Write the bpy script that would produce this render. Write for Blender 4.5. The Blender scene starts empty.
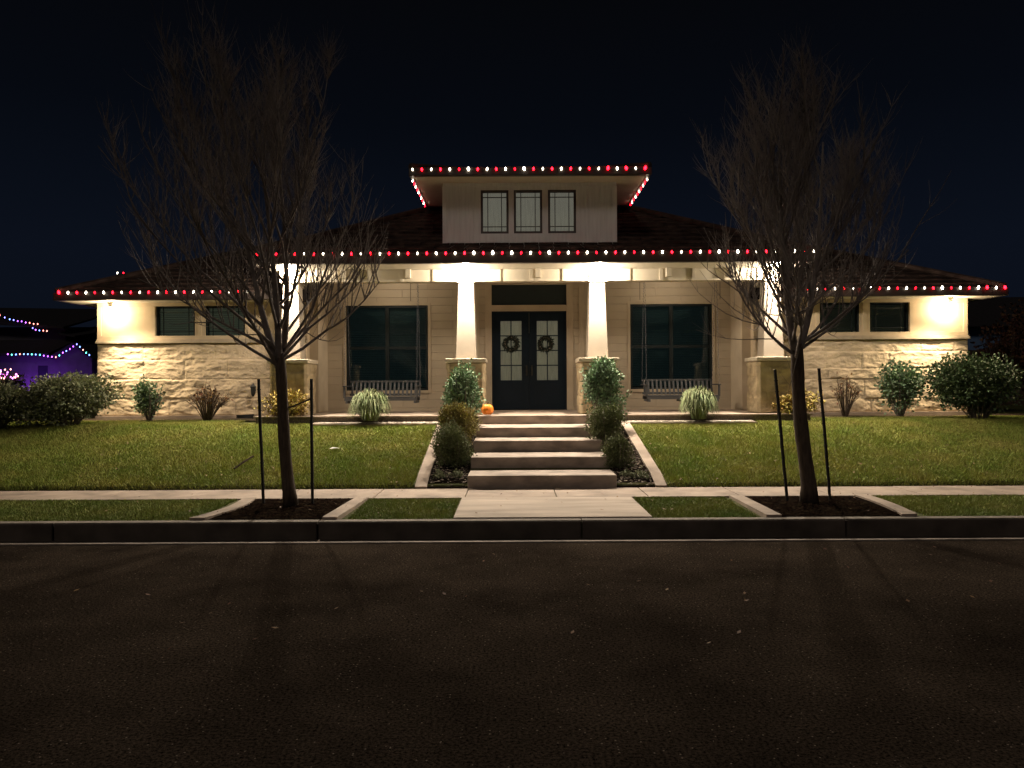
import bpy, math, random
import numpy as np
R = random.Random(7)
NR = np.random.default_rng(7)
sc = bpy.context.scene
COL = sc.collection
EYE = 1.75
F = 760.0
C = 0.42          # centre line of the house
def PX(px, d): return (px - 512) * d / F
def PZ(py, d): return EYE + (384 - py) * d / F

# ------------------------------------------------------------------ mesh helper
ORG = {}
def tag(o, label=None, cat=None, group=None, kind=None):
    if label: o['label'] = label
    if cat: o['category'] = cat
    if group: o['group'] = group
    if kind: o['kind'] = kind
    return o
def empty(name, loc, label=None, cat=None, group=None):
    o = bpy.data.objects.new(name, None); COL.objects.link(o)
    o.location = loc; o.empty_display_size = 0.2
    ORG[o.name] = loc
    tag(o, label, cat, group)
    return o
def link(name, me, mat, parent=None, org=(0, 0, 0)):
    if mat:
        for m in (mat if isinstance(mat, (list, tuple)) else [mat]): me.materials.append(m)
    o = bpy.data.objects.new(name, me); COL.objects.link(o)
    if parent is not None:
        o.parent = parent; ORG[o.name] = ORG.get(parent.name, (0, 0, 0))
    else:
        o.location = org; ORG[o.name] = org
    return o
class M:
    def __init__(s): s.v = []; s.f = []
    def box(s, x0, x1, y0, y1, z0, z1):
        n = len(s.v)
        s.v += [(x0,y0,z0),(x1,y0,z0),(x1,y1,z0),(x0,y1,z0),(x0,y0,z1),(x1,y0,z1),(x1,y1,z1),(x0,y1,z1)]
        s.f += [tuple(n+i for i in q) for q in ((3,2,1,0),(4,5,6,7),(0,1,5,4),(1,2,6,5),(2,3,7,6),(3,0,4,7))]
        return s
    def hexa(s, pts):
        n = len(s.v); s.v += [tuple(p) for p in pts]
        s.f += [tuple(n+i for i in q) for q in ((3,2,1,0),(4,5,6,7),(0,1,5,4),(1,2,6,5),(2,3,7,6),(3,0,4,7))]
        return s
    def poly(s, pts):
        n = len(s.v); s.v += [tuple(p) for p in pts]; s.f.append(tuple(range(n, n+len(pts)))); return s
    def tube(s, pts, rad, k=6, cap=True):
        n0 = len(s.v); prev = None
        for i, p in enumerate(pts):
            a = pts[max(i-1, 0)]; b = pts[min(i+1, len(pts)-1)]
            t = [b[j]-a[j] for j in range(3)]; L = math.sqrt(sum(c*c for c in t)) or 1; t = [c/L for c in t]
            if prev is None:
                u = (0, 0, 1) if abs(t[2]) < .9 else (1, 0, 0)
            else: u = prev
            dp = sum(u[j]*t[j] for j in range(3)); u = [u[j]-dp*t[j] for j in range(3)]
            L = math.sqrt(sum(c*c for c in u)) or 1; u = [c/L for c in u]; prev = u
            w = (t[1]*u[2]-t[2]*u[1], t[2]*u[0]-t[0]*u[2], t[0]*u[1]-t[1]*u[0])
            r = rad[i] if isinstance(rad, (list, tuple)) else rad
            for q in range(k):
                an = 2*math.pi*q/k; c, d = math.cos(an)*r, math.sin(an)*r
                s.v.append((p[0]+u[0]*c+w[0]*d, p[1]+u[1]*c+w[1]*d, p[2]+u[2]*c+w[2]*d))
        for i in range(len(pts)-1):
            for q in range(k):
                a = n0+i*k+q; b = n0+i*k+(q+1) % k
                s.f.append((a, b, b+k, a+k))
        if cap:
            s.f.append(tuple(n0+q for q in range(k))[::-1]); e = n0+(len(pts)-1)*k
            s.f.append(tuple(e+q for q in range(k)))
        return s
    def lathe(s, cx, cy, prof, k=16):      # prof: list of (r, z)
        n0 = len(s.v)
        for r, z in prof:
            for q in range(k):
                an = 2*math.pi*q/k; s.v.append((cx+r*math.cos(an), cy+r*math.sin(an), z))
        for i in range(len(prof)-1):
            for q in range(k):
                a = n0+i*k+q; b = n0+i*k+(q+1) % k
                s.f.append((a, b, b+k, a+k))
        s.f.append(tuple(n0+q for q in range(k))[::-1]); e = n0+(len(prof)-1)*k
        s.f.append(tuple(e+q for q in range(k)))
        return s
    def build(s, name, mat, parent=None, org=(0, 0, 0), bevel=0, smooth=False):
        o0 = ORG.get(parent.name, (0, 0, 0)) if parent is not None else org
        me = bpy.data.meshes.new(name)
        me.from_pydata([(a-o0[0], b-o0[1], c-o0[2]) for a, b, c in s.v], [], s.f)
        if smooth: me.shade_smooth()
        o = link(name, me, mat, parent, o0)
        if bevel:
            b = o.modifiers.new('bevel', 'BEVEL'); b.width = bevel; b.segments = 2; b.limit_method = 'ANGLE'
        return o
def np_mesh(name, V, Fc, mat, parent=None, org=(0, 0, 0), smooth=False):
    o0 = ORG.get(parent.name, (0, 0, 0)) if parent is not None else org
    V = np.asarray(V, dtype=np.float32) - np.asarray(o0, dtype=np.float32)
    Fc = np.asarray(Fc, dtype=np.int32); k = Fc.shape[1]
    me = bpy.data.meshes.new(name)
    me.vertices.add(len(V)); me.vertices.foreach_set('co', V.ravel())
    me.loops.add(Fc.size); me.loops.foreach_set('vertex_index', Fc.ravel())
    me.polygons.add(len(Fc)); me.polygons.foreach_set('loop_start', np.arange(0, Fc.size, k, dtype=np.int32))
    me.update(calc_edges=True); me.validate()
    if smooth: me.shade_smooth()
    return link(name, me, mat, parent, o0)

# ------------------------------------------------------------------ noise
def vnoise(x, y, seed=0):
    xi = np.floor(x).astype(np.int64); yi = np.floor(y).astype(np.int64)
    xf = x-xi; yf = y-yi; xf = xf*xf*(3-2*xf); yf = yf*yf*(3-2*yf)
    def h(a, b):
        n = (a*374761393 + b*668265263 + seed*2147483647) & 0xffffffff
        n = ((n ^ (n >> 13))*1274126177) & 0xffffffff
        return ((n ^ (n >> 16)) & 0xffff)/65535.0
    return (h(xi, yi)*(1-xf)+h(xi+1, yi)*xf)*(1-yf)+(h(xi, yi+1)*(1-xf)+h(xi+1, yi+1)*xf)*yf
def fbm(x, y, seed=0, o=4):
    a = 0; w = 1; t = 0
    for i in range(o):
        a = a+w*vnoise(x*2**i, y*2**i, seed+i); t += w; w *= .5
    return a/t

# ------------------------------------------------------------------ materials
MAT = {}
def mat(name, col, rough=.7, spec=.3, noise=0, nscale=8, bump=0, bscale=40, col2=None, metal=0, island=0, coat=0, stretch=None, detail=5):
    if name in MAT: return MAT[name]
    m = bpy.data.materials.new(name); m.use_nodes = True; nt = m.node_tree; N = nt.nodes; L = nt.links
    b = N['Principled BSDF']; b.inputs['Roughness'].default_value = rough
    b.inputs['Specular IOR Level'].default_value = spec; b.inputs['Metallic'].default_value = metal
    b.inputs['Base Color'].default_value = (*col, 1)
    if coat: b.inputs['Coat Weight'].default_value = coat
    tc = N.new('ShaderNodeTexCoord'); vec = tc.outputs['Object']
    if stretch:
        mp = N.new('ShaderNodeMapping'); mp.inputs['Scale'].default_value = stretch
        L.new(vec, mp.inputs['Vector']); vec = mp.outputs['Vector']
    fac = None
    if noise or col2:
        n = N.new('ShaderNodeTexNoise'); n.inputs['Scale'].default_value = nscale; n.inputs['Detail'].default_value = detail
        L.new(vec, n.inputs['Vector'])
        r = N.new('ShaderNodeMapRange'); r.inputs['From Min'].default_value = .3; r.inputs['From Max'].default_value = .7
        L.new(n.outputs['Fac'], r.inputs['Value']); fac = r.outputs['Result']
        mx = N.new('ShaderNodeMix'); mx.data_type = 'RGBA'
        c2 = col2 or tuple(c*(1-noise) for c in col); c1 = col if col2 else tuple(min(1, c*(1+noise*.5)) for c in col)
        mx.inputs['A'].default_value = (*c1, 1); mx.inputs['B'].default_value = (*c2, 1)
        L.new(fac, mx.inputs['Factor']); out = mx.outputs['Result']
        if island:
            g = N.new('ShaderNodeNewGeometry'); hs = N.new('ShaderNodeHueSaturation')
            mr = N.new('ShaderNodeMapRange'); mr.inputs['To Min'].default_value = 1-island; mr.inputs['To Max'].default_value = 1+island
            L.new(g.outputs['Random Per Island'], mr.inputs['Value']); L.new(mr.outputs['Result'], hs.inputs['Value'])
            mr2 = N.new('ShaderNodeMapRange'); mr2.inputs['To Min'].default_value = .5-.035; mr2.inputs['To Max'].default_value = .5+.02
            L.new(g.outputs['Random Per Island'], mr2.inputs['Value']); L.new(mr2.outputs['Result'], hs.inputs['Hue'])
            L.new(out, hs.inputs['Color']); out = hs.outputs['Color']
        L.new(out, b.inputs['Base Color'])
    if bump:
        n2 = N.new('ShaderNodeTexNoise'); n2.inputs['Scale'].default_value = bscale; n2.inputs['Detail'].default_value = 6
        L.new(vec, n2.inputs['Vector'])
        bp = N.new('ShaderNodeBump'); bp.inputs['Strength'].default_value = 1; bp.inputs['Distance'].default_value = bump
        L.new(n2.outputs['Fac'], bp.inputs['Height']); L.new(bp.outputs['Normal'], b.inputs['Normal'])
    MAT[name] = m; return m
def emit(name, col, s):
    m = bpy.data.materials.new(name); m.use_nodes = True; b = m.node_tree.nodes['Principled BSDF']
    b.inputs['Base Color'].default_value = (*[c*.5 for c in col], 1)
    b.inputs['Emission Color'].default_value = (*col, 1); b.inputs['Emission Strength'].default_value = s
    return m
def glass(name, tint, clear):
    m = bpy.data.materials.new(name); m.use_nodes = True; nt = m.node_tree; N = nt.nodes; L = nt.links
    N.remove(N['Principled BSDF'])
    t = N.new('ShaderNodeBsdfTransparent'); t.inputs['Color'].default_value = (*[c*clear for c in tint], 1)
    g = N.new('ShaderNodeBsdfGlossy'); g.inputs['Roughness'].default_value = .03
    fr = N.new('ShaderNodeFresnel'); fr.inputs['IOR'].default_value = 1.5
    mx = N.new('ShaderNodeMixShader'); L.new(fr.outputs[0], mx.inputs[0]); L.new(t.outputs[0], mx.inputs[1]); L.new(g.outputs[0], mx.inputs[2])
    L.new(mx.outputs[0], N['Material Output'].inputs['Surface'])
    return m

stucco = mat('wall_paint', (.42, .34, .245), .8, .2, noise=.12, nscale=2.5, bump=.004, bscale=60)
boardm = mat('clerestory_boards', (.60, .62, .60), .75, .2, noise=.1, nscale=3, bump=.002, bscale=40, stretch=(8, 8, .6))
cream = mat('cream_trim', (.50, .44, .345), .6, .3, noise=.08, nscale=4, bump=.001, bscale=50)
wingpaint = mat('wing_wall_paint', (.50, .395, .265), .7, .25, noise=.1, nscale=3, bump=.002, bscale=60)
colm = mat('column_paint', (.36, .305, .245), .6, .3, noise=.06, nscale=4, bump=.001, bscale=30)
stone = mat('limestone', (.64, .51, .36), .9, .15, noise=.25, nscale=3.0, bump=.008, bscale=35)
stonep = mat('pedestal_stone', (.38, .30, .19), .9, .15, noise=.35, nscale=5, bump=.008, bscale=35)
capm = mat('cap_stone', (.5, .43, .33), .8, .2, noise=.15, nscale=6, bump=.003)
soff = mat('soffit_paint', (.5, .45, .36), .7, .2, noise=.06)
fascm = mat('dark_bronze_gutter', (.035, .026, .022), .45, .4, noise=.2, nscale=6)
darkf = mat('dark_window_frame', (.010, .014, .015), .5, .25, noise=.15, nscale=8)
doorm = mat('dark_blue_door_paint', (.0035, .0095, .018), .4, .25, noise=.15, nscale=6)
blindm = mat('window_blind', (.24, .27, .26), .6, .3, noise=.1)
curtm = mat('pale_curtain', (.62, .60, .50), .8, .1, noise=.25, nscale=5, stretch=(6, 1, .6))
def lit(nm, s, col=(1, .92, .74)):  # curtain glows by itself, standing in for dim room light
    m = mat(nm, (.62, .60, .50), .8, .1, noise=.25, nscale=5, stretch=(6, 1, .6)); b = m.node_tree.nodes['Principled BSDF']
    b.inputs['Emission Color'].default_value = (*col, 1); b.inputs['Emission Strength'].default_value = s; return m
lit1 = lit('glowing_door_curtain', .10); lit2 = lit('glowing_upper_curtain', .14, (1, .93, .85))
tilem = mat('roof_tile', (.062, .042, .034), .9, .06, noise=.65, nscale=5, bump=.006, bscale=30)
conc = mat('concrete', (.315, .25, .20), .85, .2, noise=.38, nscale=2.6, bump=.0025, bscale=90)
concs = mat('step_concrete', (.30, .245, .205), .85, .2, noise=.40, nscale=3.2, bump=.0025, bscale=90, stretch=(1, 1, 2))
kerbm = mat('shaded_kerb_concrete', (.085, .068, .056), .9, .15, noise=.5, nscale=2.5, bump=.003, bscale=70)  # shade on kerb face and gutter put into a darker colour
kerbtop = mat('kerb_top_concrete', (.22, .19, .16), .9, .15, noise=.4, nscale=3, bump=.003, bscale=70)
mulch = mat('mulch', (.012, .009, .007), 1, 0, noise=.5, nscale=20, bump=.02, bscale=40)
gravelm = mat('gravel', (.17, .14, .11), .9, .2, noise=.5, nscale=40, bump=.02, bscale=60)
bark = mat('bark', (.085, .062, .046), .9, .15, noise=.4, nscale=12, bump=.008, bscale=25, stretch=(3, 3, .6))
twigm = mat('twig_bark', (.19, .16, .145), .85, .2, noise=.3, nscale=10)
stakem = mat('dark_stake_metal', (.02, .017, .014), .7, .3, noise=.4, nscale=15, bump=.003)
strapm = mat('strap_rubber', (.03, .025, .02), .6, .3, noise=.1)
benchm = mat('grey_swing_paint', (.05, .05, .052), .55, .3, noise=.15, nscale=6)
chainm = mat('chain_steel', (.06, .06, .07), .5, .4, noise=.1)
wirem = mat('string_wire', (.02, .03, .02), .6, .3, noise=.1)
pumpm = mat('pumpkin_skin', (.80, .22, .015), .45, .4, noise=.15, nscale=10)
pstem = mat('pumpkin_stem', (.10, .085, .03), .8, .2, noise=.2)
brass = mat('door_handle_metal', (.08, .07, .055), .3, .5, metal=.9, noise=.1)
plastic = mat('black_plastic', (.015, .015, .015), .5, .4, noise=.2)
white_m = mat('fixture_white', (.75, .72, .66), .4, .4, noise=.05)
paper = mat('pale_scrap', (.6, .58, .5), .8, .2, noise=.1)
def leafm(n, c, c2, isl=.45): return mat(n, c, .7, .18, col2=c2, nscale=(1.3 if 'grass' in n and 'clump' not in n else 6), island=isl, detail=8)
lf_dark = leafm('leaf_dark_green', (.060, .095, .045), (.10, .14, .07))
lf_grey = leafm('leaf_grey_green', (.17, .20, .12), (.26, .275, .17))
lf_box = leafm('leaf_boxwood', (.10, .125, .055), (.17, .19, .09))
lf_mid = leafm('leaf_mid_green', (.12, .20, .11), (.25, .34, .22))
lf_olive = leafm('leaf_olive', (.30, .25, .08), (.19, .19, .07))
lf_yel = leafm('leaf_yellow', (.34, .25, .07), (.22, .18, .05))
lf_blade = leafm('clump_grass_blade', (.12, .165, .075), (.21, .23, .12))
lf_wr = leafm('wreath_green', (.018, .024, .018), (.03, .035, .022))
lf_brown = leafm('dry_leaf', (.10, .05, .02), (.20, .11, .05))
lf_red = leafm('rusty_leaf', (.07, .028, .015), (.12, .06, .035))
grassm = leafm('lawn_grass', (.185, .255, .045), (.32, .315, .08), .3)
grassv = leafm('verge_grass', (.15, .215, .05), (.24, .26, .065), .3)
grass_soil = mat('turf', (.055, .068, .018), .95, .1, noise=.5, nscale=2, bump=.02, bscale=30, col2=(.09, .085, .03))
glassd = glass('window_glass', (.68, .78, .78), .8)
glassw = glass('wing_window_glass', (.9, .92, .86), .9)

# asphalt: aggregate specks, worn patches, tar seams
def asphalt():
    m = bpy.data.materials.new('asphalt'); m.use_nodes = True; nt = m.node_tree; N = nt.nodes; L = nt.links
    b = N['Principled BSDF']; tc = N.new('ShaderNodeTexCoord')
    n = N.new('ShaderNodeTexNoise'); n.inputs['Scale'].default_value = .7; n.inputs['Detail'].default_value = 8; n.inputs['Roughness'].default_value = .65
    L.new(tc.outputs['Object'], n.inputs['Vector'])
    n2 = N.new('ShaderNodeTexNoise'); n2.inputs['Scale'].default_value = 55; n2.inputs['Detail'].default_value = 4; n2.inputs['Roughness'].default_value = .8
    L.new(tc.outputs['Object'], n2.inputs['Vector'])
    cr = N.new('ShaderNodeValToRGB'); cr.color_ramp.elements[0].position = .33; cr.color_ramp.elements[0].color = (.012, .0095, .0078, 1)
    cr.color_ramp.elements[1].position = .7; cr.color_ramp.elements[1].color = (.032, .0255, .020, 1)
    L.new(n.outputs['Fac'], cr.inputs['Fac'])
    cr2 = N.new('ShaderNodeValToRGB'); e = cr2.color_ramp.elements; e[0].position = .36; e[0].color = (.12, .12, .12, 1); e[1].position = .60; e[1].color = (3.0, 2.9, 2.8, 1)
    L.new(n2.outputs['Fac'], cr2.inputs['Fac'])
    mx = N.new('ShaderNodeMix'); mx.data_type = 'RGBA'; mx.blend_type = 'MULTIPLY'; mx.inputs['Factor'].default_value = 1
    L.new(cr.outputs['Color'], mx.inputs['A']); L.new(cr2.outputs['Color'], mx.inputs['B'])
    v = N.new('ShaderNodeTexVoronoi'); v.inputs['Scale'].default_value = 42; L.new(tc.outputs['Object'], v.inputs['Vector'])
    lt = N.new('ShaderNodeMath'); lt.operation = 'LESS_THAN'; lt.inputs[1].default_value = .20; L.new(v.outputs['Distance'], lt.inputs[0])
    sp = N.new('ShaderNodeSeparateColor'); L.new(v.outputs['Color'], sp.inputs[0])
    gt = N.new('ShaderNodeMath'); gt.operation = 'GREATER_THAN'; gt.inputs[1].default_value = .90; L.new(sp.outputs[0], gt.inputs[0])
    mu = N.new('ShaderNodeMath'); mu.operation = 'MULTIPLY'; L.new(lt.outputs[0], mu.inputs[0]); L.new(gt.outputs[0], mu.inputs[1])
    m2 = N.new('ShaderNodeMix'); m2.data_type = 'RGBA'; L.new(mu.outputs[0], m2.inputs['Factor']); L.new(mx.outputs['Result'], m2.inputs['A']); m2.inputs['B'].default_value = (.22, .19, .16, 1)
    L.new(m2.outputs['Result'], b.inputs['Base Color']); b.inputs['Roughness'].default_value = 1; b.inputs['Specular IOR Level'].default_value = 0
    bp = N.new('ShaderNodeBump'); bp.inputs['Distance'].default_value = .012; L.new(n2.outputs['Fac'], bp.inputs['Height']); L.new(bp.outputs['Normal'], b.inputs['Normal'])
    return m
asph = asphalt()

# lap siding for porch back wall: horizontal courses
def siding():
    m = bpy.data.materials.new('porch_siding'); m.use_nodes = True; nt = m.node_tree; N = nt.nodes; L = nt.links
    b = N['Principled BSDF']; tc = N.new('ShaderNodeTexCoord')
    br = N.new('ShaderNodeTexBrick'); br.inputs['Scale'].default_value = 1; br.offset = .5
    br.inputs['Brick Width'].default_value = 1.22; br.inputs['Row Height'].default_value = .19; br.inputs['Mortar Size'].default_value = .006; br.inputs['Mortar Smooth'].default_value = .4
    br.inputs['Color1'].default_value = (.40, .325, .235, 1); br.inputs['Color2'].default_value = (.37, .30, .215, 1); br.inputs['Mortar'].default_value = (.32, .26, .19, 1)
    mp = N.new('ShaderNodeMapping'); mp.inputs['Rotation'].default_value = (math.radians(90), 0, 0)
    L.new(tc.outputs['Object'], mp.inputs['Vector']); L.new(mp.outputs['Vector'], br.inputs['Vector'])
    n = N.new('ShaderNodeTexNoise'); n.inputs['Scale'].default_value = 1.6; n.inputs['Detail'].default_value = 6; L.new(tc.outputs['Object'], n.inputs['Vector'])
    mr = N.new('ShaderNodeMapRange'); mr.inputs['To Min'].default_value = .82; mr.inputs['To Max'].default_value = 1.15; L.new(n.outputs['Fac'], mr.inputs['Value'])
    hs = N.new('ShaderNodeHueSaturation'); L.new(br.outputs['Color'], hs.inputs['Color']); L.new(mr.outputs['Result'], hs.inputs['Value'])
    L.new(hs.outputs['Color'], b.inputs['Base Color']); b.inputs['Roughness'].default_value = .8
    iv = N.new('ShaderNodeMath'); iv.operation = 'SUBTRACT'; iv.inputs[0].default_value = 1; L.new(br.outputs['Fac'], iv.inputs[1])
    bp = N.new('ShaderNodeBump'); bp.inputs['Distance'].default_value = .006; L.new(iv.outputs[0], bp.inputs['Height']); L.new(bp.outputs['Normal'], b.inputs['Normal'])
    return m
sidm = siding()

# ------------------------------------------------------------------ the ground
def struct(o): o['kind'] = 'structure'; return o
GZ = [(8.82, .14), (10.5, .165), (11.42, .165), (11.5, .235), (15.0, .925), (15.45, .96), (19, .99), (300, 1.2)]
def gz(y):
    for (a, za), (b, zb) in zip(GZ, GZ[1:]):
        if y <= b: return za+(zb-za)*max(0, (y-a)/(b-a))
    return 1.2
m = M()
XS = [-160, -40, -14, -1.5, 2.34, 14, 40, 160]
xr = lambda a, b: (a, b)
prof = [p for p in GZ]
nx = 2
for (ya, za), (yb, zb) in zip(prof, prof[1:]):
    m.poly([(-160, ya, za), (160, ya, za), (160, yb, zb), (-160, yb, zb)])
m.poly([(-160, 8.82, -.3), (160, 8.82, -.3), (160, 8.82, .14), (-160, 8.82, .14)])
struct(m.build('ground', grass_soil))
m = M(); m.poly([(-160, -60, 0), (160, -60, 0), (160, 8.385, 0), (-160, 8.385, 0)])
struct(m.build('road', asph))
m = M()    # gutter pan with a light lip, falling to the kerb
m.poly([(-160, 8.415, .012), (160, 8.415, .012), (160, 8.763, -.03), (-160, 8.763, -.03)])
struct(m.build('gutter', kerbm))
m = M(); m.box(-160, 160, 8.377, 8.415, -.05, .014); struct(m.build('gutter_lip', mat('gutter_lip_concrete', (.30, .25, .21), .9, .2, noise=.5, nscale=4)))
m = M()
x = -60.2
while x < 60:
    m.box(x+.004, x+3.04, 8.76, 8.92, -.08, .168); x += 3.05
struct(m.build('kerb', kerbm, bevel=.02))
m = M()
x = -60.2
while x < 60:
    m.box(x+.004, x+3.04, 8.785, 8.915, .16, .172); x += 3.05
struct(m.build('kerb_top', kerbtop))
# sidewalk slabs
m = M(); x = -.66-1.272*45
for i in range(95):
    m.box(x+.006, x+1.266, 10.5, 11.415, .05, .185+R.uniform(-.002, .002)); x += 1.272
struct(m.build('sidewalk', conc, bevel=.006))
WC = .47
m = M()
m.box(WC-1.17, WC+1.17, 8.924, 10.494, .05, .187)
struct(m.build('walkway', mat('walkway_concrete', (.42, .345, .28), .85, .2, noise=.35, nscale=1.5, bump=.0025, bscale=90, stretch=(.6, 3, 1)), bevel=.008))
# steps
SY = [11.42, 12.28, 13.2, 14.05, 15.2]; SZ = [.375, .57, .765, .945, 1.12]
SC, SW = .445, 1.12
for i in range(5):
    m = M(); y1 = SY[i+1]+.25 if i < 4 else 15.397
    m.box(SC-SW, SC+SW, SY[i], y1, SZ[i]-.24, SZ[i])
    struct(m.build('step', concs, bevel=.012))
# porch slab
m = M(); m.box(C-5.62, C+5.62, 15.4, 18.5, .8, 1.085); struct(m.build('porch_base', gravelm))
m = M(); m.box(C-5.66, C+5.66, 15.37, 18.5, 1.087, 1.12); struct(m.build('porch_floor', conc, bevel=.006))
# kerbs beside the steps (following the slope)
def slope_kerb(x0, x1, ya, yb, h=.05):
    m = M(); ys = [ya+(yb-ya)*i/8 for i in range(9)]
    for a, b in zip(ys, ys[1:]):
        za, zb = gz(a)+h, gz(b)+h
        m.hexa([(x0,a,za-.3),(x1,a,za-.3),(x1,b,zb-.3),(x0,b,zb-.3),(x0,a,za),(x1,a,za),(x1,b,zb),(x0,b,zb)])
    return m
for x0, x1 in ((-1.47, -1.29), (2.15, 2.32)):
    struct(slope_kerb(x0, x1, 11.42, 15.0).build('edging', conc))
m = M(); m.box(-4.0, -1.29, 15.0, 15.07, .8, .975); m.box(2.15, 4.85, 15.0, 15.07, .8, .975)
struct(m.build('edging', conc))
# planting beds beside steps
m = M()
for x0, x1 in ((-1.288, SC-SW-.002), (SC+SW+.002, 2.148)):
    for a, b in zip([11.42, 11.6, 12.5, 13.5, 15.0], [11.6, 12.5, 13.5, 15.0, 15.38]):
        m.poly([(x0, a, gz(a)+.02), (x1, a, gz(a)+.02), (x1, b, gz(b)+.02), (x0, b, gz(b)+.02)])
struct(m.build('planting_bed', mulch))
m = M(); m.poly([(-4.0, 15.07, .97), (-1.3, 15.07, .97), (-1.3, 15.398, 1.0), (-4.0, 15.398, 1.0)])
m.poly([(2.15, 15.07, .97), (4.85, 15.07, .97), (4.85, 15.398, 1.0), (2.15, 15.398, 1.0)])
struct(m.build('gravel_bed', gravelm))
m = M()
m.poly([(-14, 16.6, 1.0), (-5.24, 16.2, 1.0), (-5.24, 17.25, 1.02), (-14, 17.25, 1.02)])
m.poly([(6.1, 16.2, 1.0), (14.8, 16.6, 1.0), (14.8, 17.25, 1.02), (6.1, 17.25, 1.02)])
struct(m.build('shrub_bed', mat('bark_soil', (.06, .045, .03), .95, .1, noise=.5, nscale=15, bump=.02)))
# street tree beds
def curb_strip(pa, w):
    m = M(); n = len(pa)
    for (xa, ya), (xb, yb) in zip(pa, pa[1:]):
        m.hexa([(xa,ya,.08),(xa+w,ya,.08),(xb+w,yb,.08),(xb,yb,.08),(xa,ya,.20),(xa+w,ya,.20),(xb+w,yb,.20),(xb,yb,.20)])
    return m
def crv(x0, x1, bend, n=8):
    return [(x0+(x1-x0)*t+bend*math.sin(math.pi*t), 8.925+(10.493-8.925)*t) for t in [i/n for i in range(n+1)]]
EDG = [(-3.80, -3.72, .10), (-2.24, -2.17, 0), (2.98, 2.99, 0), (4.57, 4.72, .05)]
for x0, x1, bd in EDG: struct(curb_strip(crv(x0, x1, bd), .18).build('edging', conc))
m = M(); m.poly([(-3.58, 8.922, .176), (-2.24, 8.922, .176), (-2.17, 10.497, .176), (-3.55, 10.497, .176)])
m.poly([(3.16, 8.922, .176), (4.62, 8.922, .176), (4.76, 10.497, .176), (3.17, 10.497, .176)])
struct(m.build('mulch_bed', mulch))

# mulch chips and gravel pebbles: countless
def chips(name, rects, n, size, mt, label, cat):
    V = []; Fc = []
    for k in range(n):
        x0, x1, y0, y1, zf = rects[k % len(rects)]
        x = R.uniform(x0, x1); y = R.uniform(y0, y1); z = zf(y)
        a = R.uniform(0, 6.28); s = size*R.uniform(.5, 1.5); t = s*R.uniform(.25, .6); h = s*R.uniform(.1, .5); b = len(V)
        ca, sa = math.cos(a), math.sin(a); tl = R.uniform(-.3, .3)*s
        for u, v, w in ((-s, -t, 0), (s, -t, tl), (s, t, tl), (-s, t, 0), (0, 0, h)):
            V.append((x+u*ca-v*sa, y+u*sa+v*ca, z+w+.004))
        Fc += [(b, b+1, b+4), (b+1, b+2, b+4), (b+2, b+3, b+4), (b+3, b, b+4)]
    o = np_mesh(name, V, Fc, mt); tag(o, label, cat, kind='stuff'); return o
chips('mulch_chips', [(-3.55, -2.2, 8.95, 10.47, lambda y: .176), (3.19, 4.6, 8.95, 10.47, lambda y: .176)], 3600, .022,
      mat('mulch_chip', (.008, .0055, .004), 1, 0, col2=(.018, .012, .008), nscale=9, island=.6), 'dark bark mulch chips around the street trees', 'mulch')
chips('bed_litter', [(-1.28, -.69, 11.45, 15.3, lambda y: gz(y)+.02), (1.58, 2.14, 11.45, 15.3, lambda y: gz(y)+.02)], 1600, .02,
      mat('bed_litter_chip', (.06, .045, .035), .9, .15, col2=(.22, .18, .14), nscale=5, island=.6), 'loose bark and dry litter in the beds beside the steps', 'litter')
chips('gravel_stones', [(-3.95, -1.3, 15.09, 15.38, lambda y: .985), (2.2, 4.8, 15.09, 15.38, lambda y: .985)], 3200, .022,
      mat('pebble', (.25, .21, .17), .85, .2, col2=(.5, .44, .36), nscale=5, island=.5), 'loose grey gravel along the porch edge', 'gravel')

# ------------------------------------------------------------------ grass blades
def blades(name, regions, dens, h, mt, label):
    VV = []
    for (x0, x1, y0, y1, excl) in regions:
        n = int((x1-x0)*(y1-y0)*dens)
        x = NR.uniform(x0, x1, n); y = NR.uniform(y0, y1, n)
        keep = np.ones(n, bool)
        if excl is not None: keep = ~excl(x, y)
        x = x[keep]; y = y[keep]; n = len(x)
        z = np.interp(y, [p[0] for p in GZ], [p[1] for p in GZ])
        patch = fbm(x*.9, y*.9, 3)
        hh = h*(.45+.75*patch+.35*NR.random(n)**2); a = NR.uniform(0, 6.283, n); w = .004+.004*NR.random(n)
        lx = NR.normal(0, .5, n)*hh; ly = NR.normal(0, .5, n)*hh
        A = np.stack([x-np.cos(a)*w, y-np.sin(a)*w, z], 1); B = np.stack([x+np.cos(a)*w, y+np.sin(a)*w, z], 1)
        Cc = np.stack([x+lx, y+ly, z+hh], 1)
        VV.append(np.stack([A, B, Cc], 1).reshape(-1, 3))
    V = np.concatenate(VV); Fc = np.arange(len(V)).reshape(-1, 3)
    o = np_mesh(name, V, Fc, mt); tag(o, label, 'grass', kind='stuff'); return o
blades('lawn', [(-12.5, -1.5, 11.44, 15.02, None), (2.35, 13.5, 11.44, 15.02, None), (-12.5, -5.7, 15.0, 16.5, None), (6.3, 13.5, 15.0, 16.5, None), (-5.7, -4.05, 15.0, 15.36, None), (4.9, 6.3, 15.0, 15.36, None)], 4200, .046, grassm,
       'short mown lawn sloping up to the house on both sides of the steps')
bedx = lambda x, y: ((x > -3.8) & (x < -1.98)) | ((x > 2.92) & (x < 4.95))
blades('verge_grass', [(-9, WC-1.19, 8.93, 10.49, bedx), (WC+1.19, 10, 8.93, 10.49, bedx)], 4200, .034, grassv, 'short grass strips between the kerb and the sidewalk')
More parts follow.
